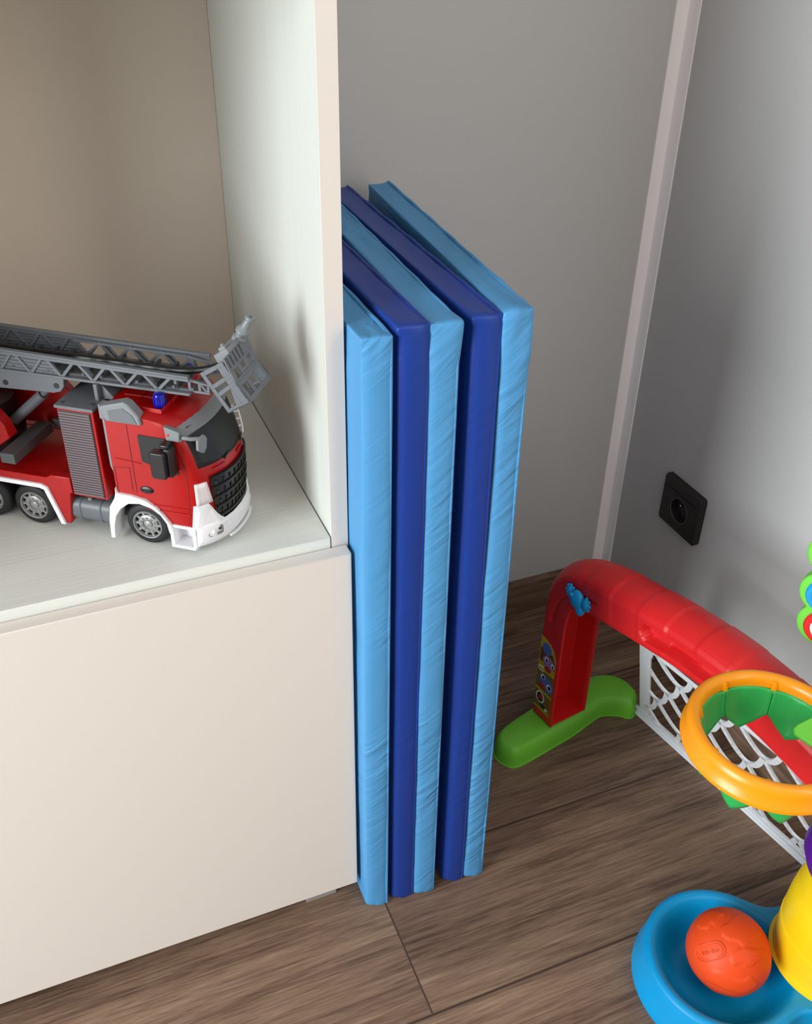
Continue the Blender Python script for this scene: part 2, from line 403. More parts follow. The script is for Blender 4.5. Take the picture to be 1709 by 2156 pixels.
# ------------------------------------------------------------------ folded gym mat
mt = empty('folding_gym_mat', (0.335, 0.91, 0), 0, 'tall folded gym mat in light and dark blue vinyl beside the cabinet', 'gym mat')
def panel(x0, x1, yl, yr, dxb, dxt, h, depth, m, label, seed, wr=1.0, ear=0.0, rl=0.0062):
    T = x1 - x0; r = 0.0095
    def ticks(L, k, rr): 
        base = [0, 0.0012, 0.0026, rr * 0.75, rr]
        return base + [rr + (L - 2 * rr) * i / k for i in range(1, k)] + [L - b for b in base[::-1]]
    dims = (T, depth, h); tk = (ticks(T, 4, r), ticks(depth, 18, r), ticks(h, 44, r))
    idx = {}; vs = []; fs = []
    def vert(i, j, k):
        key = (i, j, k)
        if key not in idx: idx[key] = len(vs); vs.append(key)
        return idx[key]
    na, nb, nc = len(tk[0]) - 1, len(tk[1]) - 1, len(tk[2]) - 1
    for i in range(na):
        for j in range(nb):
            for k in (0, nc): fs.append((vert(i, j, k), vert(i + 1, j, k), vert(i + 1, j + 1, k), vert(i, j + 1, k)))
        for k in range(nc):
            for j in (0, nb): fs.append((vert(i, j, k), vert(i + 1, j, k), vert(i + 1, j, k + 1), vert(i, j, k + 1)))
    for j in range(nb):
        for k in range(nc):
            for i in (0, na): fs.append((vert(i, j, k), vert(i, j + 1, k), vert(i, j + 1, k + 1), vert(i, j, k + 1)))
    out = []
    for (i, j, k) in vs:
        p = V((tk[0][i], tk[1][j], tk[2][k]))
        r = rl if p.x < T / 2 and p.z < h - 0.008 else 0.0028
        q = V([min(max(p[c], r), dims[c] - r) for c in range(3)])
        dd = p - q
        nrm = dd.normalized() if dd.length > 1e-9 else V((0, 0, 0))
        # the right edge is a sewn seam and stays sharp, the left one is round
        rr = r
        p = q + nrm * min(dd.length, rr)
        s, t, w = p.x / T, p.y / depth, p.z / h
        top = smooth01((w - 0.86) / 0.14); frn = smooth01((0.12 - t) / 0.12)
        wv = noise.noise(V((p.x * 30 + seed, p.y * 9 + p.z * 17, p.z * 26 - p.x * 45 + seed))) * 0.0011 * wr * (0.35 + 1.2 * top + 0.4 * frn * (1 - w))
        wv += noise.noise(V((seed, p.y * 6, p.z * 7))) * 0.0012 * wr
        if abs(nrm.x) < 0.8: wv += 0.0016 * math.sin(PI * s) 
        p = p + nrm * wv
        p.z -= 0.0035 * smooth01((w - 0.98) / 0.02) * (1 - frn) * math.sin(PI * s)
        p.x += ear * top * frn * (s - 0.15) * 0.5
        X = x0 + p.x + t * dxb + w * dxt
        Y = lerp(yl, yr, s) + p.y
        out.append((X - 0.335, Y - 0.91, p.z))
    mb = MB(); mb.add(out, fs)
    o = mb.build('mat_panel', m, mt, smooth=60)
    o['label'] = label
    # sewn seam along the right edge of the top, down the front edge
    path = []
    for q in range(25):
        t = 1 - q / 24
        path.append((x0 + T * (0.985 + 0.03 * (1 - t) * ear * 60 * 0.3) + t * dxb + dxt - 0.335, yr + 0.002 + t * (depth - 0.004) - 0.91, h - 0.0006 + 0.0005 * math.sin(q * 1.7 + seed)))
    for q in range(1, 20):
        w = 1 - q / 19 * 0.995
        path.append((x0 + T * 0.985 + w * dxt - 0.335, yr + 0.0015 - 0.91, h * w - 0.002))
    MB().tube(path, 0.0019, 8).build('seam', m, o)
panel(0.2546, 0.2826, 0.7034, 0.6990, 0.000, 0.0, 0.810, 0.42, M['lblue'], 'light blue mat panel next to the cabinet', 1.3, 1.0, 0.004)
panel(0.2888, 0.3183, 0.7008, 0.6987, 0.002, -0.0010, 0.816, 0.43, M['dblue'], 'dark blue mat panel, second from the cabinet', 4.1, 0.6, 0.0, 0.0085)
panel(0.3185, 0.3472, 0.6987, 0.6958, 0.018, -0.0020, 0.815, 0.43, M['lblue'], 'light blue mat panel in the middle', 8.7, 1.3, 0.008)
panel(0.3618, 0.3900, 0.7000, 0.6967, 0.007, -0.0035, 0.815, 0.43, M['dblue'], 'dark blue mat panel, second from the wall side', 12.2, 0.6, 0.0, 0.0095)
panel(0.3905, 0.4181, 0.6967, 0.6950, 0.031, -0.0020, 0.816, 0.43, M['lblue'], 'light blue outermost mat panel facing the red goal', 17.9, 1.5, 0.006)

# ------------------------------------------------------------------ toy fire truck (x forward, y to its far side, z up from the shelf)
ft = empty('toy_fire_truck', (0.0622, 0.7914, 0.5808), math.atan2(-0.5977, 0.8017), 'red toy fire truck with a long grey ladder on the cabinet shelf', 'toy truck')
W = 0.100
S = lambda y: (y - W / 2) / (W / 2)
XS = [(0.02, 0.0520), (0.031, 0.0555), (0.057, 0.0574), (0.082, 0.0574), (0.095, 0.0568), (0.112, 0.0535), (0.13, 0.0480), (0.138, 0.0435), (0.144, 0.0380), (0.148, 0.030)]
XB = [(0.03, 0.020), (0.09, 0.022), (0.112, 0.019), (0.13, 0.016), (0.144, 0.011), (0.148, 0.008)]
def front(y, z): return interp(XS, z) + interp(XB, z) * (1 - min(1, abs(S(y))) ** 2.3)
ys = [0.0, 0.0012, 0.004, 0.009, 0.016, 0.025, 0.035, 0.05, 0.065, 0.075, 0.084, 0.091, 0.096, 0.0988, 0.1]
rows = []
for y in ys:
    s = abs(S(y)); edge = 0.0022 * max(0, (s - 0.9) / 0.1) ** 2; drop = 0.0045 * s ** 5
    pr = [(-0.0265, 0.058), (-0.012, 0.059), (0.005, 0.057), (0.02, 0.045), (0.028, 0.032)]
    loop = [(x, y, z) for x, z in pr]
    for z in (0.032, 0.045, 0.057, 0.07, 0.085, 0.095, 0.104, 0.112, 0.121, 0.13, 0.138, 0.144): loop.append((front(y, z) - edge, y, z - drop * smooth01((z - 0.12) / 0.024)))
    for x, z in ((0.030, 0.1478), (0.018, 0.1500), (0.0, 0.1515), (-0.0265, 0.1515)): loop.append((x, y, z - drop))
    rows.append(loop)
cabm = MB(); cabm.grid(rows, 0, False, True)
k = len(rows[0]); cabm.f.append(tuple(range(k))); cabm.m.append(0); cabm.f.append(tuple(range(len(cabm.v) - k, len(cabm.v)))); cabm.m.append(0)
cabo = cabm.build('cab', M['red'], ft, smooth=42)
# roof panel ridges and door seams belong to the cab
rd = MB()
for (x0, x1, y0, y1) in ((-0.02, 0.028, 0.010, 0.0108), (-0.02, 0.030, 0.030, 0.0308), (-0.02, 0.030, 0.050, 0.0508), (0.0272, 0.028, 0.012, 0.088), (-0.002, -0.0012, 0.012, 0.088)):
    rd.box(x0, x1, y0, y1, 0.1475, 0.1522)
rd.build('roof_ridges', M['red'], cabo, bevel=0.0003)
lines = MB()
for (p, q) in (((-0.0045, 0.062), (-0.0045, 0.137)), ((0.047, 0.034), (0.0505, 0.075)), ((0.0505, 0.075), (0.0500, 0.10)), ((0.0500, 0.10), (0.0385, 0.137)), ((-0.0245, 0.064), (-0.0245, 0.088)), ((-0.0245, 0.088), (-0.0085, 0.090)), ((-0.0085, 0.064), (-0.0085, 0.090))):
    lines.bar((p[0], -0.0002, p[1]), (q[0], -0.0002, q[1]), 0.0006, 0.0005, (1, 0, 0.01) if abs(p[0] - q[0]) < 0.008 else (0, 0, 1))
    if p[0] != 0.047: lines.build('panel_seam', M['seam'], cabo); lines = MB()
for p, q, w_ in (((-0.022, 0.0985), (0.005, 0.0965), 0.0010), ((0.006, 0.046), (0.05, 0.046), 0.0012), ((0.012, 0.052), (0.05, 0.052), 0.0008)):
    MB().bar((p[0], -0.0002, p[1]), (q[0], -0.0002, q[1]), w_, 0.0014, (0, 0, 1)).build('body_crease', M['red'], cabo)
# side windows
for yy in (-0.0008, W - 0.0004):
    MB().prism([(0.0056, 0.1275), (0.0066, 0.1285), (0.0340, 0.1278), (0.0352, 0.1265), (0.0432, 0.0925), (0.0425, 0.0905), (0.0405, 0.0902), (0.0078, 0.0995), (0.0066, 0.1010)], XZ, yy, yy + 0.0012).build('side_window', M['glass'], ft)
# windscreen
wr_ = []
for i in range(9):
    z = lerp(0.0975, 0.1375, i / 8); row = []
    for j in range(15):
        y = lerp(0.0045 - 0.001 * i / 8, W - 0.0045 + 0.001 * i / 8, j / 14); row.append((front(y, z) + 0.0007, y, z - 0.0045 * abs(S(y)) ** 5 * smooth01((z - 0.12) / 0.024)))
    wr_.append(row)
ws = MB().grid(wr_).build('windscreen', M['glass'], ft, smooth=60, solid=0.0006)
wp = MB()
for y in (0.030, 0.066):
    wp.bar((front(y, 0.0965) + 0.0012, y, 0.0965), (front(y + 0.006, 0.1005) + 0.0012, y + 0.010, 0.1000), 0.0012, 0.0012, (0, 0, 1))
    wp.bar((front(y - 0.012, 0.0925) + 0.0008, y - 0.014, 0.0925), (front(y, 0.0925) + 0.0008, y, 0.0925), 0.0018, 0.0008, (0, 0, 1), 1)
wp.build('wipers', [M['black'], M['red']], ft)
# grille with its ribs
gr = []
for i in range(9):
    z = lerp(0.0315, 0.0865, i / 8); inset = 0.011 + 0.007 * (1 - i / 8) ** 2
    gr.append([(front(y, z) + 0.0016, y, z) for y in [lerp(inset, W - inset, j / 18) for j in range(19)]])
gl = MB().grid(gr)
for i in range(5):
    z = lerp(0.038, 0.084, i / 4); ins = 0.012 + 0.006 * (1 - i / 4) ** 2
    pts = [V((front(y, z) + 0.0022, y, z)) for y in [lerp(ins, W - ins, j / 12) for j in range(13)]]
    for a, b in zip(pts, pts[1:]): gl.bar(a, b, 0.0026, 0.0022, (0, 0, 1))
    if i < 4:
        for j in range(9):
            y = lerp(ins + 0.004, W - ins - 0.004, j / 8); zz = z + 0.0058
            gl.box(front(y, zz) + 0.0005, front(y, zz) + 0.0026, y - 0.0012, y + 0.0012, zz - 0.0026, zz + 0.0012)
gl.build('grille', M['black'], ft, smooth=40)
# headlight panels
for s in (0, 1):
    g = []
    for i in range(5):
        z = lerp(0.0575, 0.0815, i / 4); wdt = lerp(0.0125, 0.0085, i / 4)
        g.append([(front(yy, z) + 0.0012, yy if not s else W - yy, z) for yy in [lerp(-0.0008, wdt, j / 5) for j in range(6)]])
    MB().grid(g).build('headlight', M['pearl'], ft, smooth=60, solid=0.0022)
# bumper
bp_prof = [(0.0, 0.0575, 0), (0.001, 0.0575, 1), (0.0035, 0.052, 1), (0.0035, 0.034, 1), (0.0065, 0.031, 1), (0.0065, 0.017, 1), (0.0025, 0.010, 1), (-0.004, 0.0065, 1), (-0.012, 0.0065, 0), (-0.012, 0.03, 0)]
rows = []
for y in ys:
    s = abs(S(y)); loop = []
    for dx, z, fl in bp_prof:
        x = front(y, max(0.03, z)) + dx if fl else 0.050 + (0.004 if z > 0.05 else 0)
        if fl and z < 0.05: x -= 0.003 * s ** 6
        zz = z
        if z > 0.05 and s < 0.78: zz = z - 0.0265 * smooth01((0.80 - s) / 0.22)
        if 0.045 < z <= 0.053 and s < 0.78: zz = min(zz, 0.0335)
        loop.append((x, y - 0.0008 if y < W / 2 else y + 0.0008, zz))
    rows.append(loop)
bu = MB(); bu.grid(rows, 0, False, True)
k = len(rows[0]); bu.f.append(tuple(range(k))); bu.m.append(0); bu.f.append(tuple(range(len(bu.v) - k, len(bu.v)))); bu.m.append(0)
buo = bu.build('bumper', M['white'], ft, smooth=40, bevel=0.0006)
lp = MB()
pts = [V((front(y, 0.03) + 0.0068 - 0.002 * abs(S(y)) ** 6, y, 0.0125)) for y in [lerp(0.024, 0.076, j / 10) for j in range(11)]]
for zz in (0.0115, 0.0265):
    for a, b in zip(pts, pts[1:]): lp.bar((a.x, a.y, zz), (b.x, b.y, zz), 0.0016, 0.0024, (0, 0, 1))
lp.build('bumper_lip', M['white'], buo)
fg = MB(); fg.prism(rrect(0.004, 0.0165, 0.0195, 0.030, 0.0025), lambda u, v, w: (front(u, 0.03) + 0.0062 + w - 0.003 * abs(S(u)) ** 6, u, v), 0, 0.0012)
fg.build('fog_light_panel', M['greyl'], buo)
fl_ = MB(); fl_.ball((front(0.0085, 0.03) + 0.0058, 0.0085, 0.0245), 0.0026, 12, 0); fl_.ball((front(0.0135, 0.03) + 0.0064, 0.0135, 0.0262), 0.0017, 10, 1)
fl_.build('fog_lamp', [M['pearl'], M['black']], buo)
# entry step under the door
st = MB()
for yo in (0.0,):
    st.box(0.0265, 0.0525, -0.001, 0.018, 0.0285, 0.0315); st.box(0.029, 0.0525, -0.0035, 0.018, 0.0065, 0.0095)
    st.box(0.0265, 0.0525, 0.013, 0.018, 0.0095, 0.0285); st.hexa([(0.027, -0.0035, 0.0065), (0.031, -0.0035, 0.0065), (0.031, 0.016, 0.0065), (0.027, 0.016, 0.0065), (0.0255, -0.001, 0.031), (0.0285, -0.001, 0.031), (0.0285, 0.016, 0.031), (0.0255, 0.016, 0.031)])
    st.box(0.0495, 0.0535, -0.002, 0.018, 0.0065, 0.031)
    for i in range(7): st.box(0.034 + i * 0.0022, 0.0348 + i * 0.0022, -0.003, 0.012, 0.0095, 0.0102); st.box(0.031 + i * 0.0027, 0.0318 + i * 0.0027, -0.001, 0.010, 0.0315, 0.0322)
st.build('entry_step', M['white'], ft, bevel=0.0004)
# front wheel arches
outer = [(-0.0395, 0.0045), (-0.0385, 0.025), (-0.0355, 0.042), (-0.0285, 0.0535), (-0.0265, 0.060), (-0.0262, 0.066), (-0.0250, 0.0595), (-0.010, 0.0592), (0.004, 0.0565), (0.015, 0.050), (0.023, 0.0405), (0.0285, 0.0325), (0.0305, 0.024)]
inner = [(0.0262, 0.022), (0.0245, 0.033), (0.019, 0.042), (0.010, 0.0485), (-0.002, 0.0515), (-0.014, 0.0495), (-0.0235, 0.042), (-0.030, 0.032), (-0.0335, 0.02), (-0.0350, 0.0045)]
for y0, y1 in ((-0.0035, 0.016), (W - 0.016, W + 0.0035)):
    MB().prism(outer + inner, XZ, y0, y1).build('wheel_arch', M['white'], ft, bevel=0.0012, smooth=50)
# wheels: tyre > rim
def wheel(x, near, r=0.0235, wd=0.019):
    y0 = 0.0025 if near else W - 0.0025; sgn = 1 if near else -1
    mx = Matrix.Translation((x, y0, r)) @ Matrix.Rotation(-PI / 2 * sgn, 4, 'X')
    t = MB().lathe([(0.0, 0.004), (r * 0.62, 0.004), (r * 0.66, 0.0005), (r * 0.72, 0), (r * 0.90, 0.0006), (r * 0.97, 0.0022), (r, 0.0045), (r, wd * 0.75), (r * 0.96, wd), (0, wd)], 44, mx)
    o = t.build('wheel', M['rubber'], ft, smooth=40)
    q = MB(); R = r * 0.66
    q.lathe([(R * 1.02, 0.0035), (R * 1.02, 0.0), (R * 0.97, -0.0012), (R * 0.92, -0.001), (R * 0.88, 0.0025)], 40, mx, 0, False)
    q.lathe([(R * 0.70, 0.003), (R * 0.68, 0.0012), (R * 0.58, 0.0004), (R * 0.40, 0.0004), (R * 0.37, 0.002), (R * 0.28, 0.002), (R * 0.25, 0.0008), (R * 0.12, 0.0002), (0, 0.0)], 30, mx, 0, False)
    for i in range(10):
        a = 2 * PI * i / 10
        p = mx @ V((R * 0.66 * math.cos(a), R * 0.66 * math.sin(a), 0.0022)); e = mx @ V((R * 0.95 * math.cos(a), R * 0.95 * math.sin(a), 0.0022))
        q.bar(p, e, R * 0.16, 0.0025, mx.to_3x3() @ V((-math.sin(a), math.cos(a), 0)))
        b = mx @ V((R * 0.50 * math.cos(a + 0.3), R * 0.50 * math.sin(a + 0.3), 0.0)); q.ball(b, R * 0.065, 8)
    q.build('rim', M['rim'], o, smooth=40)
for x in (0.0, -0.1265, -0.1785):
    wheel(x, True); wheel(x, False)
MB().box(-0.215, 0.03, 0.024, 0.076, 0.014, 0.052).build('chassis', M['black'], ft)
# grille box behind the cab
bx = MB().box(-0.0768, -0.0390, 0.0022, 0.0978, 0.0455, 0.1435).build('vent_box', M['red'], ft, bevel=0.0008)
MB().box(-0.0752, -0.0420, 0.0012, 0.0024, 0.0478, 0.1415).build('vent_backing', M['greyd'], bx)
sl = MB()
for i in range(33):
    z = 0.0490 + i * 0.00281; sl.box(-0.0748, -0.0424, 0.0001, 0.0014, z, z + 0.00165)
sl.build('vent_slats', M['slat'], bx)
tp = MB().box(-0.0785, -0.0380, 0.0008, 0.0990, 0.1435, 0.1467).build('box_lid', M['grey'], bx, bevel=0.0005)
for x, y in ((-0.0735, 0.007), (-0.0430, 0.010)): MB().lathe([(0.0024, 0), (0.0024, 0.0009), (0.0012, 0.0011), (0, 0.0011)], 12, Matrix.Translation((x, y, 0.1467))).build('screw', M['greyd'], tp)
lr = MB(); lr.box(-0.0445, -0.0405, 0.018, 0.080, 0.1467, 0.1640); lr.box(-0.078, -0.0445, 0.060, 0.080, 0.1467, 0.1600)
lr.prism([(-0.0405, 0.1467), (-0.026, 0.1467), (-0.0405, 0.1635)], XZ, 0.024, 0.078)
lr.build('ladder_rest', M['grey'], ft, bevel=0.0005)
# air deflector at the back of the roof
df = MB().prism([(-0.0300, 0.1535), (-0.0225, 0.1560), (-0.0030, 0.1618), (0.0015, 0.1600), (0.0108, 0.1490), (0.0128, 0.1395), (-0.0239, 0.1395), (-0.0262, 0.146)], XZ, -0.0030, 0.0085).build('air_deflector', M['greyl'], ft, bevel=0.0014)
MB().prism([(-0.0195, 0.1510), (-0.0040, 0.1555), (0.0048, 0.1495), (0.0085, 0.1412), (-0.0185, 0.1415)], XZ, -0.0036, -0.0028).build('deflector_panel', M['grey'], df)
dd2 = MB(); dd2.box(-0.0310, -0.0262, 0.000, 0.010, 0.1395, 0.154); dd2.box(-0.0295, -0.0262, 0.001, 0.010, 0.088, 0.140)
dd2.prism([(-0.0295, 0.088), (-0.0262, 0.088), (-0.0262, 0.078)], XZ, 0.001, 0.010)
dd2.build('deflector_bracket', M['greyl'], ft, bevel=0.0005)
# beacon
be = MB().lathe([(0.0052, 0.0), (0.0056, 0.003), (0.0056, 0.010), (0.0050, 0.0132), (0.003, 0.0142), (0, 0.0144)], 24, Matrix.Translation((0.0225, 0.0190, 0.1502)))
for i in range(8):
    a = 2 * PI * i / 8; be.bar((0.0225 + 0.0057 * math.cos(a), 0.019 + 0.0057 * math.sin(a), 0.152), (0.0225 + 0.0057 * math.cos(a), 0.019 + 0.0057 * math.sin(a), 0.162), 0.0008, 0.0008, (1, 0.01, 0))
be.build('beacon', M['blue_light'], ft)
be2 = MB().lathe([(0.0052, 0.0), (0.0056, 0.003), (0.0056, 0.010), (0.0050, 0.0132), (0.003, 0.0142), (0, 0.0144)], 24, Matrix.Translation((0.0225, W - 0.0190, 0.1502))).build('beacon', M['blue_light'], ft)
# sun visor
rows = []
for j in range(21):
    y = lerp(-0.002, W + 0.002, j / 20); s = min(1, abs(S(y))); dz = -0.0045 * s ** 5; yc = min(max(y, 0), W)
    rows.append([(front(yc, 0.138) - 0.001, y, 0.1335 + dz), (front(yc, 0.138) + 0.0060, y, 0.1320 + dz), (front(yc, 0.138) + 0.0066, y, 0.1335 + dz), (front(yc, 0.142) + 0.0050, y, 0.1392 + dz), (front(yc, 0.142) - 0.001, y, 0.1420 + dz)])
vs_ = MB(); vs_.grid(rows, 0, False, True); k = 5
vs_.f.append(tuple(range(k))); vs_.m.append(0); vs_.f.append(tuple(range(len(vs_.v) - k, len(vs_.v)))); vs_.m.append(0)
vs_.prism([(0.0350, 0.1425), (0.0362, 0.1285), (0.049, 0.1285), (0.050, 0.1385)], XZ, -0.0032, 0.002)
vis = vs_.build('sun_visor', M['greyl'], ft, bevel=0.0005)
mk = MB(); mk.ball((0.0385, -0.0034, 0.1345), (0.0014, 0.0008, 0.0014), 10)
mk.build('marker_lamp', M['btn_red'], vis)
y = 0.010; MB().prism(rrect(0.0, 0.006, 0.0, 0.004, 0.0005), lambda u, v, w: (front(y + u, 0.141) + 0.0058 - v * 0.35 + w, y + u, 0.1335 + v), -0.0004, 0.0008).build('visor_badge', M['greyd'], vis)
pm = MB(); pm.tube([(0.050, 0.001, 0.1315), (0.058, 0.002, 0.1305), (0.066, 0.009, 0.1285)], 0.0022, 8)
pm.prism([(-0.006, 0.004), (0.004, 0.0065), (0.0075, 0.001), (0.0055, -0.008), (0.001, -0.0125), (-0.007, -0.006)], lambda u, v, w: (0.0655 + w + u * 0.25, 0.0075 + u * 0.9, 0.1255 + v), -0.0012, 0.0016)
pm.build('front_mirror', M['greyl'], ft, bevel=0.0008)
# door mirror and handle
dm = MB(); dm.prism(rrect(0.0255, 0.0410, 0.0955, 0.1235, 0.003), XZ, -0.0195, -0.0100); dm.box(0.0375, 0.0450, -0.0150, -0.003, 0.0960, 0.126)
dm.box(0.033, 0.042, -0.012, 0.0, 0.123, 0.1285); dm.box(0.0385, 0.0445, -0.010, 0.0, 0.0955, 0.0995)
dm.build('door_mirror', M['black'], ft, bevel=0.0014)
dh = MB(); dh.ball((0.0068, -0.0002, 0.0675), (0.0072, 0.0013, 0.0042), 16); dh.bar((0.001, -0.0014, 0.0672), (0.0125, -0.0014, 0.0665), 0.0016, 0.0012, (0, 0, 1))
dh.build('door_handle', M['black'], ft)
# side grab bar on the far front corner
gb = MB(); pts = [(front(W - 0.004, z) + 0.003, W + 0.002, z) for z in (0.084, 0.092, 0.100, 0.108, 0.114)]
gb.tube(pts, 0.0011, 8)
for p in pts: gb.bar(p, (p[0] - 0.004, p[1] - 0.004, p[2]), 0.0012, 0.0012, (0, 0, 1))
gb.build('grab_bar', M['white'], ft)
# fuel tank
tk_ = MB(); tk_.prism(rrect(0.003, 0.030, 0.0135, 0.0375, 0.008, 6), YZ, -0.0845, -0.0408)
for x in (-0.0745, -0.0520): tk_.prism(rrect(0.0022, 0.0308, 0.0127, 0.0383, 0.0085, 6), YZ, x, x + 0.0016)
tko = tk_.build('fuel_tank', M['grey'], ft, bevel=0.0012)
MB().lathe([(0.0026, 0), (0.0026, 0.002), (0.002, 0.0028), (0, 0.0028)], 14, Matrix.Translation((-0.0645, 0.010, 0.0372))).build('tank_cap', M['greyl'], tko)
# rear body, fender band
rb = MB(); rb.prism([(-0.235, 0.052), (-0.108, 0.0515), (-0.0945, 0.010), (-0.0855, 0.010), (-0.0800, 0.0475), (-0.0770, 0.0475), (-0.0770, 0.066), (-0.098, 0.0655), (-0.104, 0.062), (-0.235, 0.062)], XZ, 0.0005, 0.010)
rb.prism([(-0.235, 0.052), (-0.108, 0.0515), (-0.0945, 0.010), (-0.0855, 0.010), (-0.0800, 0.0475), (-0.0770, 0.0475), (-0.0770, 0.066), (-0.098, 0.0655), (-0.104, 0.062), (-0.235, 0.062)], XZ, 0.090, 0.0995)
rb.box(-0.235, -0.077, 0.0100, 0.090, 0.050, 0.0615)
rb.build('rear_body', M['red'], ft, bevel=0.0008)
for y0 in (-0.0022, W - 0.0008):
    MB().prism([(-0.235, 0.0545), (-0.110, 0.0545), (-0.1035, 0.0515), (-0.0905, 0.0095), (-0.0955, 0.0095), (-0.1075, 0.0485), (-0.1125, 0.0500), (-0.235, 0.0500)], XZ, y0, y0 + 0.003).build('fender_strip', M['white'], ft, bevel=0.0005)
# outrigger beam, turret, lifting cylinder
ob = MB(); ob.box(-0.1485, -0.1325, -0.003, 0.066, 0.074, 0.0852); ob.box(-0.1335, -0.081, 0.068, 0.074, 0.077, 0.087)
ob.build('outrigger_beam', M['greyd'], ft, bevel=0.0006)
tu = MB().lathe([(0.032, 0.0615), (0.032, 0.078), (0.027, 0.082), (0.027, 0.115), (0, 0.115)], 32, Matrix.Translation((-0.192, 0.050, 0)))
tu.build('turntable', M['black'], ft)
MB().prism([(-0.21, 0.126), (-0.175, 0.122), (-0.1600, 0.1150), (-0.1515, 0.1040), (-0.1480, 0.0905), (-0.1620, 0.0800), (-0.21, 0.078)], XZ, 0.016, 0.030).build('turret_bracket', M['red'], ft, bevel=0.001)
MB().prism([(-0.21, 0.135), (-0.1250, 0.1340), (-0.1120, 0.1180), (-0.1020, 0.110), (-0.1020, 0.088), (-0.1385, 0.0756), (-0.21, 0.0756)], XZ, 0.076, 0.086).build('turret_bracket', M['red'], ft, bevel=0.001)
hc = MB(); hc.tube([(-0.160, 0.045, 0.0950), (-0.1200, 0.045, 0.1300)], 0.0056, 16); hc.tube([(-0.121, 0.045, 0.1292), (-0.110, 0.045, 0.1390)], 0.0036, 12)
hc.build('lifting_cylinder', M['grey'], ft)
# ladder
ladder = MB().box(-0.215, 0.040, 0.0265, 0.0695, 0.1655, 0.1672).build('ladder_bed', M['greyd'], ft)
zt = lambda x: 0.1852 - (x + 0.142) * 0.018
zb = lambda x: 0.1640 + (x + 0.142) * 0.004
def rail(y, y_in):
    q = MB(); Y = (0, 1, 0)
    x0, x1 = -0.215, 0.052
    q.bar((x0, y, zt(x0)), (x1, y, zt(x1)), 0.0045, 0.0022, Y); q.bar((x0, y, zb(x0)), (x1, y, zb(x1)), 0.0050, 0.0026, Y)
    q.bar((x0, y - 0.0008, zt(x0) - 0.003), (x1, y - 0.0008, zt(x1) - 0.003), 0.0016, 0.003, Y)
    q.hexa([(x0, y + 0.0004, zb(x0)), (-0.080, y + 0.0004, zb(-0.08)), (-0.080, y + 0.0016, zb(-0.08)), (x0, y + 0.0016, zb(x0)), (x0, y + 0.0004, zt(x0)), (-0.094, y + 0.0004, zt(-0.094)), (-0.094, y + 0.0016, zt(-0.094)), (x0, y + 0.0016, zt(x0))])
    for i in range(5):
        f = (i + 1) / 6; q.bar((x0, y, lerp(zb(x0), zt(x0), f)), (-0.088, y, lerp(zb(-0.088), zt(-0.088), f)), 0.0014, 0.0010, Y)
    xs = x0 + 0.004; k = 0; stp = 0.0165
    while xs + stp < x1:
        a, b = (zb, zt) if k % 2 == 0 else (zt, zb)
        q.bar((xs, y - 0.0002, a(xs)), (xs + stp, y - 0.0002, b(xs + stp)), 0.0026, 0.0030, Y); xs += stp; k += 1
    # inner, sliding section
    e = 0.070; zi = lambda x: interp([(-0.09, zt(-0.09) - 0.0025), (0.030, zt(0.03) - 0.0025), (e, 0.1735)], x)
    q.bar((-0.09, y_in, zi(-0.09)), (0.030, y_in, zi(0.030)), 0.0030, 0.0020, Y); q.bar((0.030, y_in, zi(0.030)), (e, y_in, zi(e)), 0.0030, 0.0022, Y)
    q.bar((-0.09, y_in, zb(-0.09) + 0.002), (e, y_in, zb(e) + 0.0010), 0.0036, 0.0026, Y)
    xs = -0.088 + stp / 2; k = 0
    while xs + stp < 0.036:
        a, b = (zb, zi) if k % 2 == 0 else (zi, zb)
        q.bar((xs, y_in, a(xs) + 0.001), (xs + stp, y_in, b(xs + stp)), 0.0022, 0.0026, Y); xs += stp; k += 1
    for x in (0.036, 0.050, 0.060, 0.0685): q.bar((x, y_in, zb(x)), (x, y_in, zi(x)), 0.0030, 0.0028, Y)
    q.bar((0.060, y_in, zi(0.060)), (0.0685, y_in, zb(0.0685)), 0.0026, 0.0022, Y)
    return q.build('ladder_rail', M['grey'], ft, bevel=0.0003)
rail(0.0240, 0.0285); rail(0.0720, 0.0675)
for i in range(15):
    x = -0.205 + i * 0.0185
    MB().bar((x, 0.024, 0.1695), (x, 0.072, 0.1695), 0.0028, 0.0028, (0, 0, 1)).build('ladder_rung', M['greyd'], ft)
up_ = MB(); up_.prism([(-0.215, 0.1625), (-0.215, 0.1425), (-0.152, 0.1430), (-0.092, 0.1455), (-0.0840, 0.1480), (-0.0795, 0.1540), (-0.0785, 0.1625)], XZ, 0.0235, 0.0290)
up_.prism([(-0.215, 0.1625), (-0.215, 0.1425), (-0.152, 0.1430), (-0.092, 0.1455), (-0.0840, 0.1480), (-0.0795, 0.1540), (-0.0785, 0.1625)], XZ, 0.067, 0.0725)
upo = up_.build('ladder_base_plate', M['grey'], ft, bevel=0.0006)
for x, z in ((-0.0875, 0.1540), (-0.1435, 0.1500)): MB().lathe([(0.0028, 0), (0.0028, 0.0006), (0, 0.0006)], 16, Matrix.Translation((x, 0.0236, z)) @ Matrix.Rotation(PI / 2, 4, 'X')).build('bolt_hole', M['black'], upo)
# hose
hp = catmull([(-0.21, 0.048, 0.181), (-0.15, 0.050, 0.174), (-0.05, 0.050, 0.1735), (0.02, 0.050, 0.173), (0.050, 0.052, 0.1755), (0.068, 0.054, 0.1815), (0.080, 0.056, 0.1925), (0.0865, 0.058, 0.201)], 6)
MB().tube(hp, 0.0032, 10).build('hose', M['black'], ft)
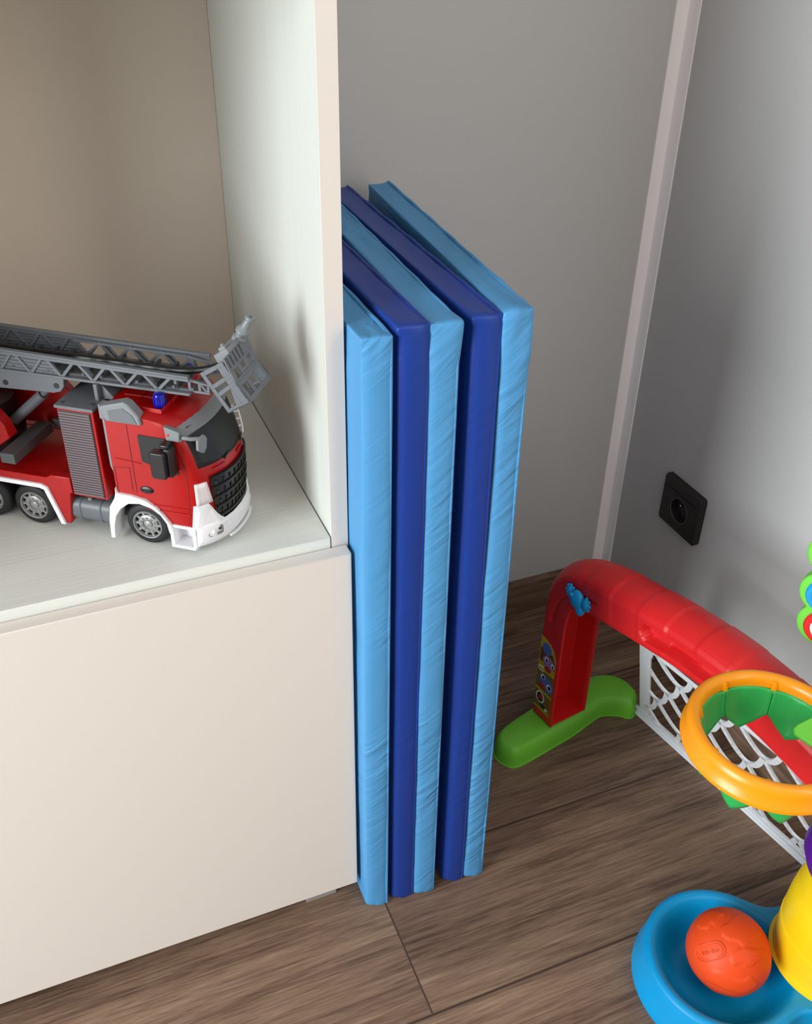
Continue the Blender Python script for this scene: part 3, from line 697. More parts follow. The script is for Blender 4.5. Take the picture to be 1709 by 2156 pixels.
# basket: profile points A D E G F in the x-z plane, spanning y 0.022..0.073
bA, bD, bE, bG, bF = (0.0645, 0.1882), (0.0890, 0.1512), (0.1117, 0.1655), (0.0995, 0.1825), (0.0895, 0.2055)
by0, by1 = 0.0215, 0.0735
bk = empty('basket_frame', (0, 0, 0), 0, None, None); COL.objects.unlink(bk); bpy.data.objects.remove(bk)
def face_grid(mb, c00, c10, c11, c01, us, vs2, holes, th, nrm):
    """a plate over the quad cut into cells by us and vs2; cells named in holes stay open"""
    c00, c10, c11, c01 = map(V, (c00, c10, c11, c01)); nrm = V(nrm).normalized() * th
    P = lambda u, v: (c00 * (1 - u) + c10 * u) * (1 - v) + (c01 * (1 - u) + c11 * u) * v
    for i in range(len(us) - 1):
        for j in range(len(vs2) - 1):
            if (i, j) in holes: continue
            a, b, c, dq = P(us[i], vs2[j]), P(us[i + 1], vs2[j]), P(us[i + 1], vs2[j + 1]), P(us[i], vs2[j + 1])
            mb.hexa([a, b, c, dq, a + nrm, b + nrm, c + nrm, dq + nrm])
def sidepanel(y, sgn):
    q = MB(); F2 = (bA[0] + bE[0] - bD[0], bA[1] + bE[1] - bD[1])
    def P(u, v):
        a = V((lerp(bA[0], bD[0], v), lerp(bA[1], bD[1], v))); b = V((lerp(F2[0], bG[0], min(1, v / 0.62)), lerp(F2[1], bG[1], min(1, v / 0.62)))) if v < 0.62 else V((lerp(bG[0], bE[0], (v - 0.62) / 0.38), lerp(bG[1], bE[1], (v - 0.62) / 0.38)))
        c = a.lerp(b, u); return c
    us = [0, 0.15, 0.70, 1.0]; vv = [0, 0.10, 0.33, 0.42, 0.53, 0.62, 0.92, 1.0]
    for i in range(3):
        for j in range(7):
            if i == 1 and j in (1, 3): continue
            if i == 1 and j == 5:
                a, b, c, dq = P(us[1], vv[5]), P(us[2], vv[5]), P(us[2], vv[6]), P(us[1], vv[6])
                tri = [b, c, b.lerp(c, 1.0)]
                q.prism([tuple(b.lerp(a, 0.05)), tuple(b), tuple(c), tuple(c.lerp(dq, 0.45))], XZ, y, y + 0.0016); continue
            q.prism([tuple(P(us[i], vv[j])), tuple(P(us[i + 1], vv[j])), tuple(P(us[i + 1], vv[j + 1])), tuple(P(us[i], vv[j + 1]))], XZ, y, y + 0.0016)
    return q
bks = sidepanel(by0, 1); q2 = sidepanel(by1 - 0.0016, 1)
off = len(bks.v); bks.v += q2.v; bks.f += [tuple(i + off for i in f) for f in q2.f]; bks.m += q2.m
u4 = [0, 0.12, 0.30, 0.40, 0.60, 0.70, 0.88, 1.0]
P3 = lambda p, y: (p[0], y, p[1])
face_grid(bks, P3(bE, by0), P3(bE, by1), P3(bG, by1), P3(bG, by0), u4, [0, 0.20, 0.78, 1.0], {(1, 1), (3, 1), (5, 1)}, -0.0016, (0.8, 0, 0.55))
face_grid(bks, P3(bG, by0), P3(bG, by1), P3(bF, by1), P3(bF, by0), u4, [0, 0.10, 0.46, 0.56, 1.0], {(1, 1), (3, 1), (5, 1)}, -0.0016, (0.92, 0, 0.38))
face_grid(bks, P3(bD, by0), P3(bD, by1), P3(bE, by1), P3(bE, by0), [0, 1], [0, 1], set(), 0.0016, (-0.53, 0, 0.85))
for i in range(5):
    y = lerp(by0 + 0.004, by1 - 0.020, i / 4); a = V(P3(bG, y)).lerp(V(P3(bF, y)), 0.58)
    bks.bar(a + V((0.0004, 0, 0.0002)), V(P3(bF, y)) + V((0.0004, 0, 0.0002)), 0.0012, 0.0018, (0, 1, 0))
bko = bks.build('basket', M['grey'], ft, bevel=0.0002)
pl = MB(); pl.hexa([(0.077, 0.034, 0.1935), (0.091, 0.034, 0.2015), (0.091, 0.078, 0.2015), (0.077, 0.078, 0.1935), (0.0735, 0.034, 0.2010), (0.0865, 0.034, 0.2095), (0.0865, 0.078, 0.2095), (0.0735, 0.078, 0.2010)])
pl.bar((0.0780, 0.040, 0.2055), (0.0845, 0.040, 0.2090), 0.007, 0.004, (0, 1, 0)); pl.ball((0.0860, 0.079, 0.2075), 0.0020, 8); pl.ball((0.0800, 0.0405, 0.2090), 0.0022, 8)
pl.build('nozzle_mount', M['greyl'], bko, bevel=0.0005)
nd = V((0.50, 0.02, 0.87)).normalized(); nm = Matrix.Translation((0.0835, 0.0640, 0.2020)) @ nd.to_track_quat('Z', 'Y').to_matrix().to_4x4() @ Matrix.Diagonal((1.25, 1.25, 1.05, 1))
MB().lathe([(0.0042, 0.0), (0.0052, 0.003), (0.0052, 0.006), (0.0040, 0.0078), (0.0040, 0.010), (0.0056, 0.012), (0.0056, 0.0145), (0.0034, 0.018), (0.0027, 0.0255), (0.0036, 0.0268), (0.0036, 0.0292), (0.0012, 0.0295), (0.0010, 0.026), (0, 0.026)], 20, nm).build('water_nozzle', M['greyl'], bko)

# ------------------------------------------------------------------ toy goal (x along the goal line, y to the back, z up)
gv = V((0.17, -0.9854, 0))
gl0 = empty('toy_goal', (0.6147, 0.8613, 0), math.atan2(-0.9854, 0.17), 'red arched toy football goal with white net and green feet', 'toy goal')
low = [(0.0, 0.036), (0.0, 0.10), (0.0, 0.17), (0.0, 0.222), (0.0015, 0.252), (0.0075, 0.276), (0.021, 0.2885), (0.042, 0.2955), (0.085, 0.3055), (0.1458, 0.3165), (0.200, 0.3245), (0.255, 0.3275), (0.310, 0.3240), (0.352, 0.3175), (0.390, 0.3098), (0.450, 0.299), (0.505, 0.2880), (0.538, 0.279), (0.552, 0.268), (0.5585, 0.250), (0.560, 0.222), (0.560, 0.17), (0.560, 0.10), (0.560, 0.036)]
path = [V((p[0], p[1])) for p in catmull([(a, b, 0) for a, b in low], 7)]
sect = [(0.0, 0.0), (0.0, 0.012), (0.0, 0.024), (0.0, 0.034), (0.0, 0.040), (0.0025, 0.0455), (0.0075, 0.0500), (0.015, 0.0540), (0.024, 0.0570), (0.035, 0.0585), (0.046, 0.0570), (0.055, 0.0540), (0.0625, 0.0500), (0.0675, 0.0455), (0.070, 0.040), (0.070, 0.022), (0.070, 0.0)]
sect2 = []
for (b0, o0_), (b1, o1_) in zip(sect, sect[1:]):
    for t in ((0, 0.25, 0.5, 0.75) if b0 < 0.01 else (0, 0.5)): sect2.append((lerp(b0, b1, t), lerp(o0_, o1_, t)))
sect2.append(sect[-1])
GRO = [(-0.0270, 0.2330), (-0.0235, 0.2520), (-0.0160, 0.2760), (0.0, 0.2960), (0.0219, 0.3090), (0.0500, 0.3190)]
def segdist(p, poly):
    return min((p - (a + (b - a) * max(0, min(1, (p - a).dot(b - a) / (b - a).length_squared)))).length for a, b in zip(poly, poly[1:]))
GRO = [V(p) for p in GRO]
SLOT = [V((0.1440, 0.3385)), V((0.190, 0.3460)), V((0.258, 0.3505))]
rows = []; arc = 0.0
dense = []
for a, b in zip(path, path[1:]):
    kk = max(1, int((b - a).length / 0.0022))
    for i in range(kk): dense.append(a.lerp(b, i / kk))
dense.append(path[-1])
for i, p in enumerate(dense):
    dv = (dense[min(i + 1, len(dense) - 1)] - dense[max(i - 1, 0)]).normalized()
    nv = V((-dv.y, dv.x))
    kpost = smooth01((p.y - 0.20) / 0.085) if (p.x < 0.05 or p.x > 0.51) else 1.0
    segk = math.floor((p.x + 0.005) / 0.045); step = 0.0019 * ((segk % 2)) if 0.03 < p.x < 0.53 else 0
    row = []
    for b, o in sect2:
        oo = o if o <= 0.040 else 0.040 + (o - 0.040) * lerp(0.30, 1.0, kpost)
        oo += step * (o / 0.07)
        pt = p + nv * oo; bb2 = b - (step * 0.6 if b < 0.02 and o > 0.002 else 0)
        if b < 0.008 and o > 0.002:
            g_ = segdist(pt, GRO); bb2 += 0.0035 * (1 - smooth01((g_ - 0.002) / 0.0022)) * (pt.x < 0.06)
            sd = segdist(pt, SLOT); bb2 += 0.014 * (1 - smooth01((sd - 0.0085) / 0.0035))
        row.append((pt.x, bb2, pt.y))
    rows.append(row)
arch = MB().grid(rows).build('arch', M['goalred'], gl0, smooth=50, solid=0.0028)
# thickened lip along the open edge
MB().tube([(p.x, 0.0012, p.y) for p in dense[::3]], 0.0016, 6).build('arch_lip', M['goalred'], arch)
MB().prism([(-0.0005, 0.001), (-0.043, 0.001), (-0.046, 0.012), (-0.0465, 0.035), (-0.046, 0.058), (-0.043, 0.069), (-0.0005, 0.069)], XY, 0.0365, 0.0395).build('post_floor', M['goalred'], arch)
# stickers down the front of the post
def sticker(px):
    q = MB(); yb = -0.0005
    def poly(pts, mi, lift): q.prism([(px + u, v) for u, v in pts], XZ, yb - lift, yb + 0.0003, mi)
    def disc(u, v, ru, rv, mi, lift, rot=0.0):
        pts = []
        for i in range(20):
            a = 2 * PI * i / 20; x, y = ru * math.cos(a), rv * math.sin(a); pts.append((u + x * math.cos(rot) - y * math.sin(rot), v + x * math.sin(rot) + y * math.cos(rot)))
        poly(pts, mi, lift)
    L_, R_ = -0.0415, -0.0055
    poly([(L_, 0.052), (R_, 0.052), (R_, 0.165), (-0.011, 0.180), (-0.020, 0.1885), (-0.033, 0.193), (L_, 0.193)], 0, 0.0)
    poly([(L_ + .002, 0.147), (R_ - .001, 0.147), (R_ - .002, 0.163), (-0.013, 0.173), (L_ + .002, 0.173)], 2, 0.0002)
    disc(-0.0265, 0.176, 0.010, 0.011, 4, 0.0003)
    disc(-0.020, 0.153, 0.0125, 0.0125, 3, 0.0004); disc(-0.0245, 0.1565, 0.0042, 0.0055, 5, 0.0005); disc(-0.0240, 0.1555, 0.0024, 0.0035, 6, 0.0006)
    disc(-0.0110, 0.1535, 0.0035, 0.0050, 5, 0.0005); disc(-0.0105, 0.1525, 0.0019, 0.0030, 6, 0.0006); disc(-0.020, 0.1405, 0.007, 0.005, 7, 0.0005)
    poly([(L_ + .001, 0.136), (-0.030, 0.138), (-0.028, 0.1285), (-0.039, 0.1275)], 5, 0.0004)
    poly([(-0.037, 0.1345), (-0.032, 0.1352), (-0.0318, 0.1340), (-0.0368, 0.1333)], 7, 0.0005); poly([(-0.037, 0.1318), (-0.032, 0.1325), (-0.0318, 0.1313), (-0.0368, 0.1306)], 7, 0.0005)
    poly([(L_, 0.093), (R_, 0.093), (R_, 0.1335), (L_, 0.1275)], 1, 0.0002)
    disc(-0.020, 0.1105, 0.0165, 0.0145, 4, 0.0003, -0.5); disc(-0.028, 0.1195, 0.0048, 0.0052, 5, 0.0004); disc(-0.0270, 0.119, 0.0028, 0.0034, 6, 0.0005)
    disc(-0.0130, 0.1085, 0.0056, 0.0062, 5, 0.0004); disc(-0.0120, 0.1082, 0.0034, 0.0040, 6, 0.0005); disc(-0.027, 0.1005, 0.0085, 0.0045, 7, 0.0004, -0.4)
    poly([(L_, 0.1300), (R_, 0.1335), (R_, 0.1365), (L_, 0.1330)], 0, 0.0006)
    poly([(L_, 0.0895), (R_, 0.0895), (R_, 0.0925), (L_, 0.0925)], 0, 0.0006)
    poly([(L_, 0.056), (R_, 0.056), (R_, 0.0895), (L_, 0.0895)], 1, 0.0002)
    disc(-0.029, 0.077, 0.0095, 0.0115, 5, 0.0003); disc(-0.029, 0.077, 0.0070, 0.0090, 6, 0.0004); disc(-0.0275, 0.078, 0.0045, 0.0055, 7, 0.0005)
    for i in range(3): poly([(-0.016 + i * 0.003, 0.079 - i * 0.003), (-0.014 + i * 0.003, 0.080 - i * 0.003), (-0.012 + i * 0.003, 0.070 - i * 0.002), (-0.014 + i * 0.003, 0.069 - i * 0.002)], 7, 0.0004)
    disc(-0.020, 0.0625, 0.009, 0.0035, 6, 0.0004, -0.3); disc(-0.014, 0.0605, 0.0035, 0.0025, 5, 0.0005)
    o = q.build('sticker', [M['st_yellow'], M['st_olive'], M['st_brown'], M['st_violet'], M['st_blue'], M['st_white'], M['st_black'], M['st_red']], gl0)
    o['label'] = 'cartoon picture sticker'
sticker(0.0)
# crab slider
cm = MB()
cm.ball((0.0225, -0.0050, 0.3085), (0.0125, 0.0075, 0.0150), 18); cm.ball((0.0290, -0.0040, 0.2950), (0.0080, 0.0060, 0.0105), 14)
cm.ball((0.0165, -0.0100, 0.3150), (0.0036, 0.0036, 0.0036), 10)
for cx, cz, s_ in ((0.0075, 0.3130, 1), (0.0390, 0.3110, -1)):
    cm.ball((cx, -0.0045, cz), (0.0068, 0.0052, 0.0098), 14)
    for i in range(6):
        a = math.radians(50 + i * 44) if s_ > 0 else math.radians(-130 + i * 44)
        cm.ball((cx + 0.0072 * math.cos(a), -0.0045, cz + 0.0100 * math.sin(a)), 0.0024, 8)
cm.bar((0.0225, -0.0110, 0.300), (0.0215, -0.0125, 0.314), 0.0020, 0.0015, (1, 0, 0))
cm.build('crab_slider', M['crab'], gl0, smooth=70)['label'] = 'bright blue crab shaped slider'
# feet
def foot(a0, flip):
    pts = [(0.000, -0.0830), (0.0105, -0.0735), (0.0128, -0.055), (0.0105, 0.00), (0.0070, 0.05), (-0.0005, 0.098), (0.0015, 0.114), (0.0135, 0.1335), (0.0265, 0.146), (0.0230, 0.160), (0.0080, 0.175), (-0.022, 0.176), (-0.046, 0.160), (-0.0585, 0.128), (-0.0600, 0.07), (-0.0530, 0.0), (-0.0450, -0.055), (-0.0340, -0.078), (-0.0170, -0.0865)]
    sm = [V((p[0], p[1])) for p in catmull([(a, b, 0) for a, b in pts], 6, True)]
    n = len(sm); rows = []
    def inset(dist):
        out = []
        for i in range(n):
            t = (sm[(i + 2) % n] - sm[(i - 2) % n]).normalized(); nn = V((-t.y, t.x)); out.append(sm[i] + nn * dist)
        return out
    for dist, z in ((-0.0012, 0.0), (-0.0012, 0.0016), (0.0004, 0.0020), (0.0008, 0.016), (0.0020, 0.0245), (0.0042, 0.0300), (0.0068, 0.0335), (0.0092, 0.0350)):
        rows.append([(a0 + (q.x if not flip else -q.x), q.y, z) for q in inset(dist)])
    m = MB(); m.grid(rows, 0, False, True)
    m.f.append(tuple(range(n))); m.m.append(0); m.f.append(tuple(range(len(m.v) - n, len(m.v)))); m.m.append(0)
    return m.build('goal_foot', M['green'], gl0, smooth=50)
foot(0.0, False); foot(0.560, True)
# net: a flat lattice leaning from the floor at the back up under the arch
nb = lambda z: 0.170 - 0.125 * z / 0.27
NT = V((0, -0.125, 0.27)).normalized(); NN = V((0, NT.z, -NT.y))
NP = lambda a, z: V((a, nb(z), z))
nf = MB()
fl = [(0.006, 0.002), (0.016, 0.004), (0.026, 0.0085), (0.040, 0.0085), (0.060, 0.006)]
nf.prism([(0.004, 0.0), (0.012, 0.0), (0.028, 0.003), (0.045, 0.0015), (0.070, 0.0), (0.405, 0.0), (0.405, 0.024), (0.07, 0.022), (0.050, 0.0205), (0.034, 0.0195), (0.016, 0.0125), (0.005, 0.009)], lambda u, v, w: (u, nb(v) + w, v), -0.003, 0.003)
nf.bar((0.020, nb(0) - 0.0045, 0.002), (0.405, nb(0) - 0.0045, 0.002), 0.004, 0.010, (0, 0, 1))
vl = lambda z: 0.0245 + 0.072 * z / 0.262     # left edge of the net
nf.prism([(vl(0.006), 0.006), (vl(0.006) + 0.0205, 0.006), (vl(0.27) + 0.0205, 0.27), (vl(0.27), 0.27)], lambda u, v, w: (u, nb(v) + w, v), -0.0012, 0.0022)
nf.bar(NP(vl(0.262), 0.268), NP(0.405, 0.275), 0.010, 0.003, NT)
nfo = nf.build('net_frame', M['net'], gl0, bevel=0.0006)
nl = MB(); pw, ph = 0.0700, 0.0560
for r in range(6):
    ztop = 0.283 - r * ph
    for k_ in range(-1, 8):
        a0 = 0.055 + (k_ + (0.5 if r % 2 else 0)) * pw
        prev = None
        for i in range(15):
            u = i / 14; a = a0 + u * pw; z = ztop - ph * (1 - (2 * u - 1) ** 2) * 1.0 + 0.0
            ok = (z > 0.012 and z < 0.272 and a > vl(z) + 0.010 and a < 0.403)
            cur = NP(a, z) if ok else None
            if prev is not None and cur is not None:
                dq = (cur - prev).normalized()
                nl.bar(prev - dq * 0.0008, cur + dq * 0.0008, 0.0080, 0.0030, NN.cross(dq))
            prev = cur
nl.build('net_lattice', M['net'], gl0)

# ------------------------------------------------------------------ toy basketball stand
BC = V((0.620, 0.460)); PC = V((0.740, 0.415)); HC = V((0.5945, 0.4705)); HZ = 0.44
bs = empty('toy_basketball_hoop', (BC.x, BC.y, 0), 0, 'toy basketball hoop stand with orange ring, yellow column and blue tub', 'toy hoop')
rel = lambda p: (p[0] - BC.x, p[1] - BC.y, p[2])
def sdf(p):
    d1 = (p - BC).length - 0.100; d2 = (p - PC).length - 0.0755
    k = 0.036; h_ = max(k - abs(d1 - d2), 0) / k
    return min(d1, d2) - h_ * h_ * k * 0.25
NTH = 120; radii = []
for j in range(NTH):
    th = 2 * PI * j / NTH; dirv = V((math.cos(th), math.sin(th))); lo, hi = 0.0, 0.4
    for t in range(400):
        r = 0.28 - t * 0.0007
        if sdf(BC + dirv * r) < 0: break
    radii.append(r)
def bowl_z(p, edge):       # edge = inward distance from the rim's outer edge
    rim = 0.050
    z = rim - 0.0045 * (1 - min(1, edge / 0.006)) ** 2.2
    db = (p - BC).length
    tt = (p - BC).normalized().dot((PC - BC).normalized()) if db > 1e-6 else 0
    rin = 0.0825 + 0.006 * max(0, tt) ** 6
    if db < rin:
        u = db / rin; zi = 0.0085 + (rim - 0.0085) * (0.16 * u ** 2.2 + 0.84 * smooth01((u - 0.66) / 0.34))
        z = min(z, zi)
    return z
fr2 = [0.0, 0.12, 0.24, 0.36, 0.46, 0.55, 0.63, 0.70, 0.76, 0.81, 0.85, 0.885, 0.915, 0.94, 0.96, 0.975, 0.988, 0.996, 1.0]
rows = []
for f in fr2[1:]:
    row = []
    for j in range(NTH):
        th = 2 * PI * j / NTH; dirv = V((math.cos(th), math.sin(th))); r = radii[j] - 0.0075
        # keep the bowl circular: the first rings follow the bowl, the outer ones the outline
        rb_ = min(r, 0.0925); rad = f * rb_ / 0.9 if f < 0.9 else lerp(rb_, r, (f - 0.9) / 0.1)
        rad = min(rad, r); p = BC + dirv * rad
        row.append(rel((p.x, p.y, bowl_z(p, max(0, r - rad)))))
    rows.append(row)
row = []
for ds, z in ((-0.0068, 0.0425), (-0.0058, 0.036), (-0.001, 0.012), (0.001, 0.0045), (0.001, 0.0)):
    rows.append([rel((BC.x + math.cos(2 * PI * j / NTH) * (radii[j] + ds), BC.y + math.sin(2 * PI * j / NTH) * (radii[j] + ds), z)) for j in range(NTH)])
tb = MB(); tb.grid(rows, 0, False, True); o_ = len(tb.v); tb.v.append((0, 0, 0.0085))
for j in range(NTH): tb.f.append((o_, j, (j + 1) % NTH)); tb.m.append(0)
tb.f.append(tuple(len(rows) * NTH - NTH + j for j in range(NTH))); tb.m.append(0)
tb.build('base_tub', M['toyblue'], bs, smooth=60)
# yellow column
pcm = Matrix.Translation(rel((PC.x, PC.y, 0)))
cl = MB().lathe([(0.060, 0.046), (0.0690, 0.0485), (0.0700, 0.0510), (0.0660, 0.0530), (0.0655, 0.060), (0.0665, 0.075), (0.0670, 0.1005), (0.0655, 0.1012), (0.0655, 0.104), (0.0660, 0.112), (0.0650, 0.135), (0.0625, 0.158), (0.0612, 0.1612), (0.0600, 0.166), (0.0560, 0.205), (0, 0.206)], 56, pcm)
cl.build('column', M['yellow'], bs, smooth=30)
MB().lathe([(0.030, 0.196), (0.052, 0.200), (0.0635, 0.210), (0.069, 0.226), (0.0665, 0.244), (0.055, 0.260), (0.036, 0.272), (0, 0.276)], 48, pcm).build('collar', M['purple'], bs)
stem = catmull([(0.742, 0.418, 0.262), (0.780, 0.440, 0.292), (0.800, 0.470, 0.335), (0.795, 0.498, 0.380), (0.785, 0.505, 0.430)], 8)
MB().tube([rel(p) for p in stem], 0.016, 16).build('stem', M['yellow'], bs)
# ring and its leaves
hm = Matrix.Translation(rel((HC.x, HC.y, HZ)))
rp = [(r_ * 0.875, z_ * 0.95) for r_, z_ in [(0.0765, -0.020), (0.0765, -0.006), (0.0775, -0.001), (0.0805, 0.0028), (0.0845, 0.0042), (0.0885, 0.0030), (0.0915, -0.0005), (0.0930, -0.005), (0.0935, -0.0175), (0.0955, -0.0190), (0.0965, -0.0225), (0.0955, -0.0255), (0.0925, -0.0262), (0.0880, -0.0255), (0.0865, -0.020)]]
rg = MB(); rg.lathe(rp + [rp[0]], 96, hm, 0, False)
rib_ang = [math.radians(92 + 45 * i) for i in range(8)]
for a in rib_ang:
    for z0, r_ in ((-0.010, 0.0030),):
        p = hm @ V((0.067 * math.cos(a), 0.067 * math.sin(a), -0.014)); q = hm @ V((0.0692 * math.cos(a), 0.0692 * math.sin(a), -0.0005)); rg.tube([p, p.lerp(q, 0.5), q], [0.0034, 0.0040, 0.0030], 8)
for a in (3.25, 3.95, 4.75): rg.ball(hm @ V((0.0666 * math.cos(a), 0.0666 * math.sin(a), -0.006)), (0.0030, 0.0030, 0.0018), 8)
rg.build('ring', M['orange'], bs, smooth=50)
for i, a in enumerate(rib_ang):
    rows = []; nu = 16; nvv = 9
    for v in range(nvv + 1):
        row = []
        for u in range(nu + 1):
            s = u / nu; ang = a + math.radians(45) * s; e = abs(2 * s - 1)
            depth = 0.053 - 0.024 * e ** 1.5 + 0.002 * math.exp(-((s - 0.5) / 0.06) ** 2); t = v / nvv
            r_ = 0.0662 - 0.0065 * t * t - 0.0025 * math.sin(PI * s) * 0.0 + 0.0016 * math.sin(PI * s) - 0.0018 * math.exp(-((s - 0.5) / 0.05) ** 2) * math.sin(PI * min(1, t * 1.5)) - 0.0018 * math.exp(-((e - 1) / 0.10) ** 2)
            row.append(hm @ V((r_ * math.cos(ang), r_ * math.sin(ang), -0.010 - depth * t)))
        rows.append(row)
    MB().grid(rows).build('net_leaf', M['hoopgreen'], bs, smooth=60, solid=0.0016)
# bracket, trigger flap, button board
bk_ = MB(); bk_.bar(rel((0.674, 0.474, 0.428)), rel((0.790, 0.500, 0.428)), 0.046, 0.016, (0, 1, 0))
bk_.build('ring_bracket', M['orange'], bs, bevel=0.004)
fp = [(x_ * 0.942, y_ * 0.942) for x_, y_ in [(0.6665, 0.5000), (0.6695, 0.5055), (0.676, 0.5070), (0.712, 0.5070), (0.712, 0.4640), (0.680, 0.4640), (0.674, 0.4665)]]
MB().prism(fp, lambda u, v, w: rel((u, v, 0.428 + w - (0.671 - u) * 0.25)), -0.0025, 0.0025).build('trigger_flap', M['limegreen'], bs, bevel=0.0015)
wd = V((-0.5, 0.866, 0)); nd_ = V((-0.866, -0.5, 0)); bo = V((0.723, 0.580, 0))
BP = lambda u, v, w: rel(bo + wd * u + nd_ * w + V((0, 0, v)))
lobes = ((-0.0235, 0.4560, 0.027), (-0.0165, 0.4960, 0.0265), (-0.0135, 0.5450, 0.0265))
pts = []
for i in range(41):
    z = lerp(0.414, 0.572, i / 40); w_ = -0.052
    for c, zc, r_ in lobes:
        if abs(z - zc) < r_: w_ = max(w_, c + math.sqrt(r_ * r_ - (z - zc) ** 2))
    pts.append((w_, z))
board = [(-0.085, 0.395), (-0.040, 0.395)] + pts + [(-0.050, 0.578), (-0.120, 0.578), (-0.120, 0.44)]
MB().prism(board, BP, -0.008, 0.008).build('button_board', M['limegreen'], bs, bevel=0.003)
for (c, zc, r_), mname in zip(lobes, ('btn_red', 'btn_blue', 'btn_yellow')):
    mm = Matrix.Translation(BP(c - 0.003, zc, 0.008)) @ nd_.to_track_quat('Z', 'Y').to_matrix().to_4x4()
    b_ = MB().lathe([(0.0215, -0.001), (0.0215, 0.003), (0.0195, 0.0052), (0.0155, 0.0055), (0.0145, 0.0042), (0, 0.0042)], 36, mm).build('button', M[mname], bs, smooth=40)
    pq = MB().lathe([(0.0140, 0.0040), (0.0140, 0.0047), (0, 0.0047)], 30, mm, 0)
    ex = Matrix.Scale(1, 4)
    if mname == 'btn_red': pq.ball(mm @ V((0, 0, 0.0046)), (0.0062, 0.0062, 0.0085), 14, 1); pq.ball(mm @ V((0.001, 0, 0.0050)), (0.0048, 0.0048, 0.0066), 14, 2)
    elif mname == 'btn_blue':
        for t in range(4): pq.bar(mm @ V((-0.008 + t * 0.004, 0.008, 0.0050)), mm @ V((-0.003 + t * 0.004, -0.001, 0.0050)), 0.0012, 0.0008, mm.to_3x3() @ V((1, 0.5, 0)), 1)
        pq.ball(mm @ V((0.0, -0.004, 0.0046)), (0.004, 0.004, 0.005), 12, 2)
    else: pq.ball(mm @ V((0.004, 0.0, 0.0046)), 0.004, 12, 2)
    pq.build('button_picture', [M['st_white'], M['st_black'], M['st_olive']], b_)

# ------------------------------------------------------------------ orange ball lying in the tub
BR = 0.0480; bc = V((0.6250, 0.4600, 0.0585))
cam_dir = (V((0, 0, CAM_H)) - bc).normalized()
sx_ = right - cam_dir * right.dot(cam_dir); sx_.normalize(); sy_ = cam_dir.cross(sx_)
bt = empty('play_ball', tuple(bc), 0, 'orange rubber ball with raised map lines lying in the blue tub', 'ball')
def on_ball(u, v, r=BR):          # u, v: offsets in metres across the side that faces up
    w_ = math.sqrt(max(1e-6, 1 - (u * u + v * v) / (BR * BR))); return (sx_ * (u / BR) + sy_ * (v / BR) + cam_dir * w_) * r
bmh = bmesh.new(); bmesh.ops.create_icosphere(bmh, subdivisions=6, radius=BR)
CONT = [[(-0.020, 0.024), (-0.014, 0.030), (-0.010, 0.026), (-0.006, 0.034), (0.002, 0.040), (-0.012, 0.043), (-0.026, 0.036), (-0.030, 0.026)],
        [(-0.004, 0.018), (0.002, 0.012), (0.012, 0.010), (0.018, 0.004), (0.026, 0.010), (0.034, 0.014), (0.040, 0.022), (0.030, 0.034), (0.014, 0.038), (0.006, 0.030), (-0.002, 0.026)],
        [(0.006, -0.002), (0.002, -0.008), (0.004, -0.014), (0.012, -0.012), (0.020, -0.016), (0.030, -0.010), (0.040, -0.006), (0.040, 0.002), (0.026, 0.002), (0.016, 0.004)],
        [(-0.010, -0.022), (0.0, -0.028), (0.012, -0.030), (0.020, -0.026), (0.026, -0.034), (0.012, -0.042), (-0.006, -0.040), (-0.020, -0.034), (-0.030, -0.028), (-0.022, -0.020)]]
CONT = [[V(p) for p in catmull([(a, b, 0) for a, b in c], 4, True)] for c in CONT]
CONT = [[V((p.x, p.y)) for p in c] for c in CONT]
def inside(p, poly):
    c = False; n_ = len(poly)
    for i in range(n_):
        a, b = poly[i], poly[i - 1]
        if (a.y > p.y) != (b.y > p.y) and p.x < (b.x - a.x) * (p.y - a.y) / (b.y - a.y) + a.x: c = not c
    return c
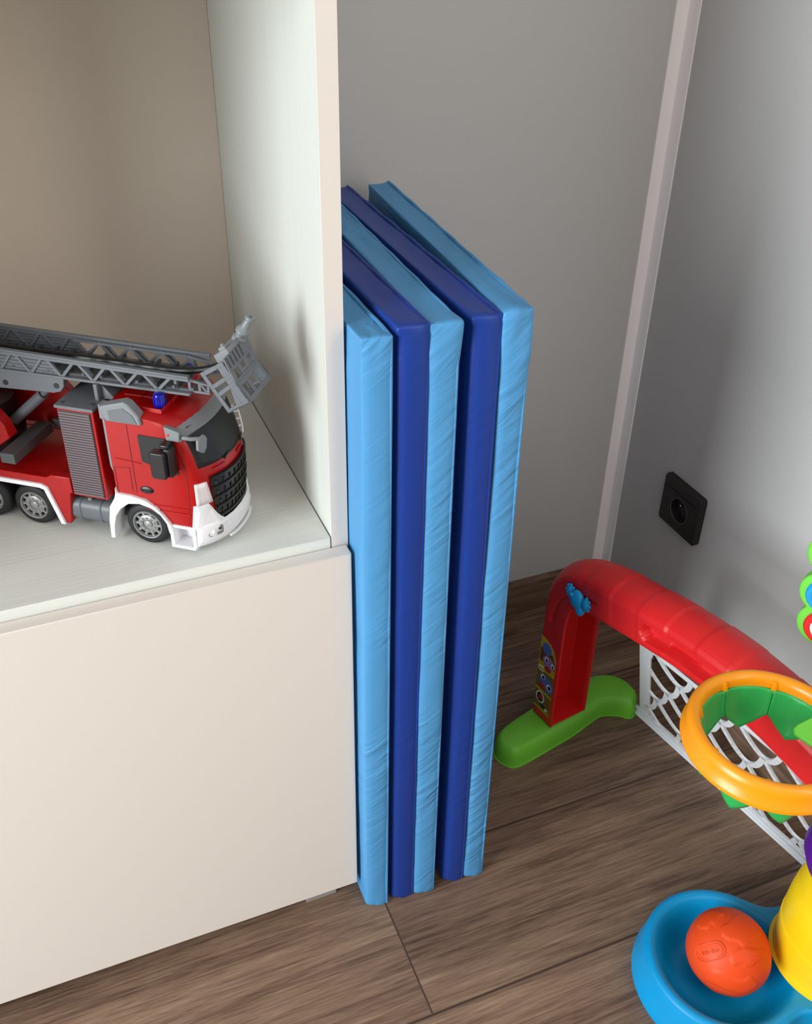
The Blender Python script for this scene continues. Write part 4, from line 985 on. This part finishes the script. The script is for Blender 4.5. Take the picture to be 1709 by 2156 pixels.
for vv_ in bmh.verts:
    nrm = vv_.co.normalized()
    if nrm.dot(cam_dir) < 0.1:
        h_ = 0.0004 * smooth01((noise.noise(nrm * 2.3) - 0.02) / 0.06)
    else:
        p = V((nrm.dot(sx_) * BR, nrm.dot(sy_) * BR)); h_ = 0
        for c in CONT:
            dd_ = min((p - q).length for q in c)
            if inside(p, c): h_ = max(h_, 0.0014 * smooth01(0.5 + dd_ / 0.0022))
            elif dd_ < 0.0011: h_ = max(h_, 0.0014 * (0.5 - dd_ / 0.0022))
    vv_.co = nrm * (BR + h_)
me = bpy.data.meshes.new('ball_body'); bmh.to_mesh(me); bmh.free(); me.materials.append(M['ball'])
me.polygons.foreach_set('use_smooth', [True] * len(me.polygons))
bo_ = bpy.data.objects.new('ball_body', me); COL.objects.link(bo_); bo_.parent = bt
# raised badge with lettering
rot = math.radians(12); bu0, bv0 = -0.0195, -0.0005
def badge_pt(x, y, r): 
    u = bu0 + x * math.cos(rot) - y * math.sin(rot); v = bv0 + x * math.sin(rot) + y * math.cos(rot); return on_ball(u, v, r)
oval = rrect(-0.0165, 0.0165, -0.0088, 0.0088, 0.0085, 8)
MB().tube([badge_pt(x, y, BR + 0.0004) for x, y in oval + oval[:1]], 0.0008, 6).build('badge_rim', M['ball'], bo_)
oval2 = rrect(-0.0140, 0.0140, -0.0064, 0.0064, 0.0060, 8)
MB().tube([badge_pt(x, y, BR + 0.0002) for x, y in oval2 + oval2[:1]], 0.0005, 6).build('badge_inner_rim', M['ball'], bo_)
cu = bpy.data.curves.new('badge_text', 'FONT'); cu.body = 'little tikes'; cu.size = 0.0050; cu.extrude = 0.0004; cu.align_x = 'CENTER'; cu.align_y = 'CENTER'
tmp = bpy.data.objects.new('badge_text', cu); COL.objects.link(tmp)
tme = bpy.data.meshes.new_from_object(tmp.evaluated_get(bpy.context.evaluated_depsgraph_get()))
bpy.data.objects.remove(tmp)
for v_ in tme.vertices: v_.co = badge_pt(v_.co.x * 0.98, v_.co.y * 1.25, BR + 0.0003 + v_.co.z)
tme.materials.clear(); tme.materials.append(M['ball'])
to = bpy.data.objects.new('badge_lettering', tme); COL.objects.link(to); to.parent = bo_
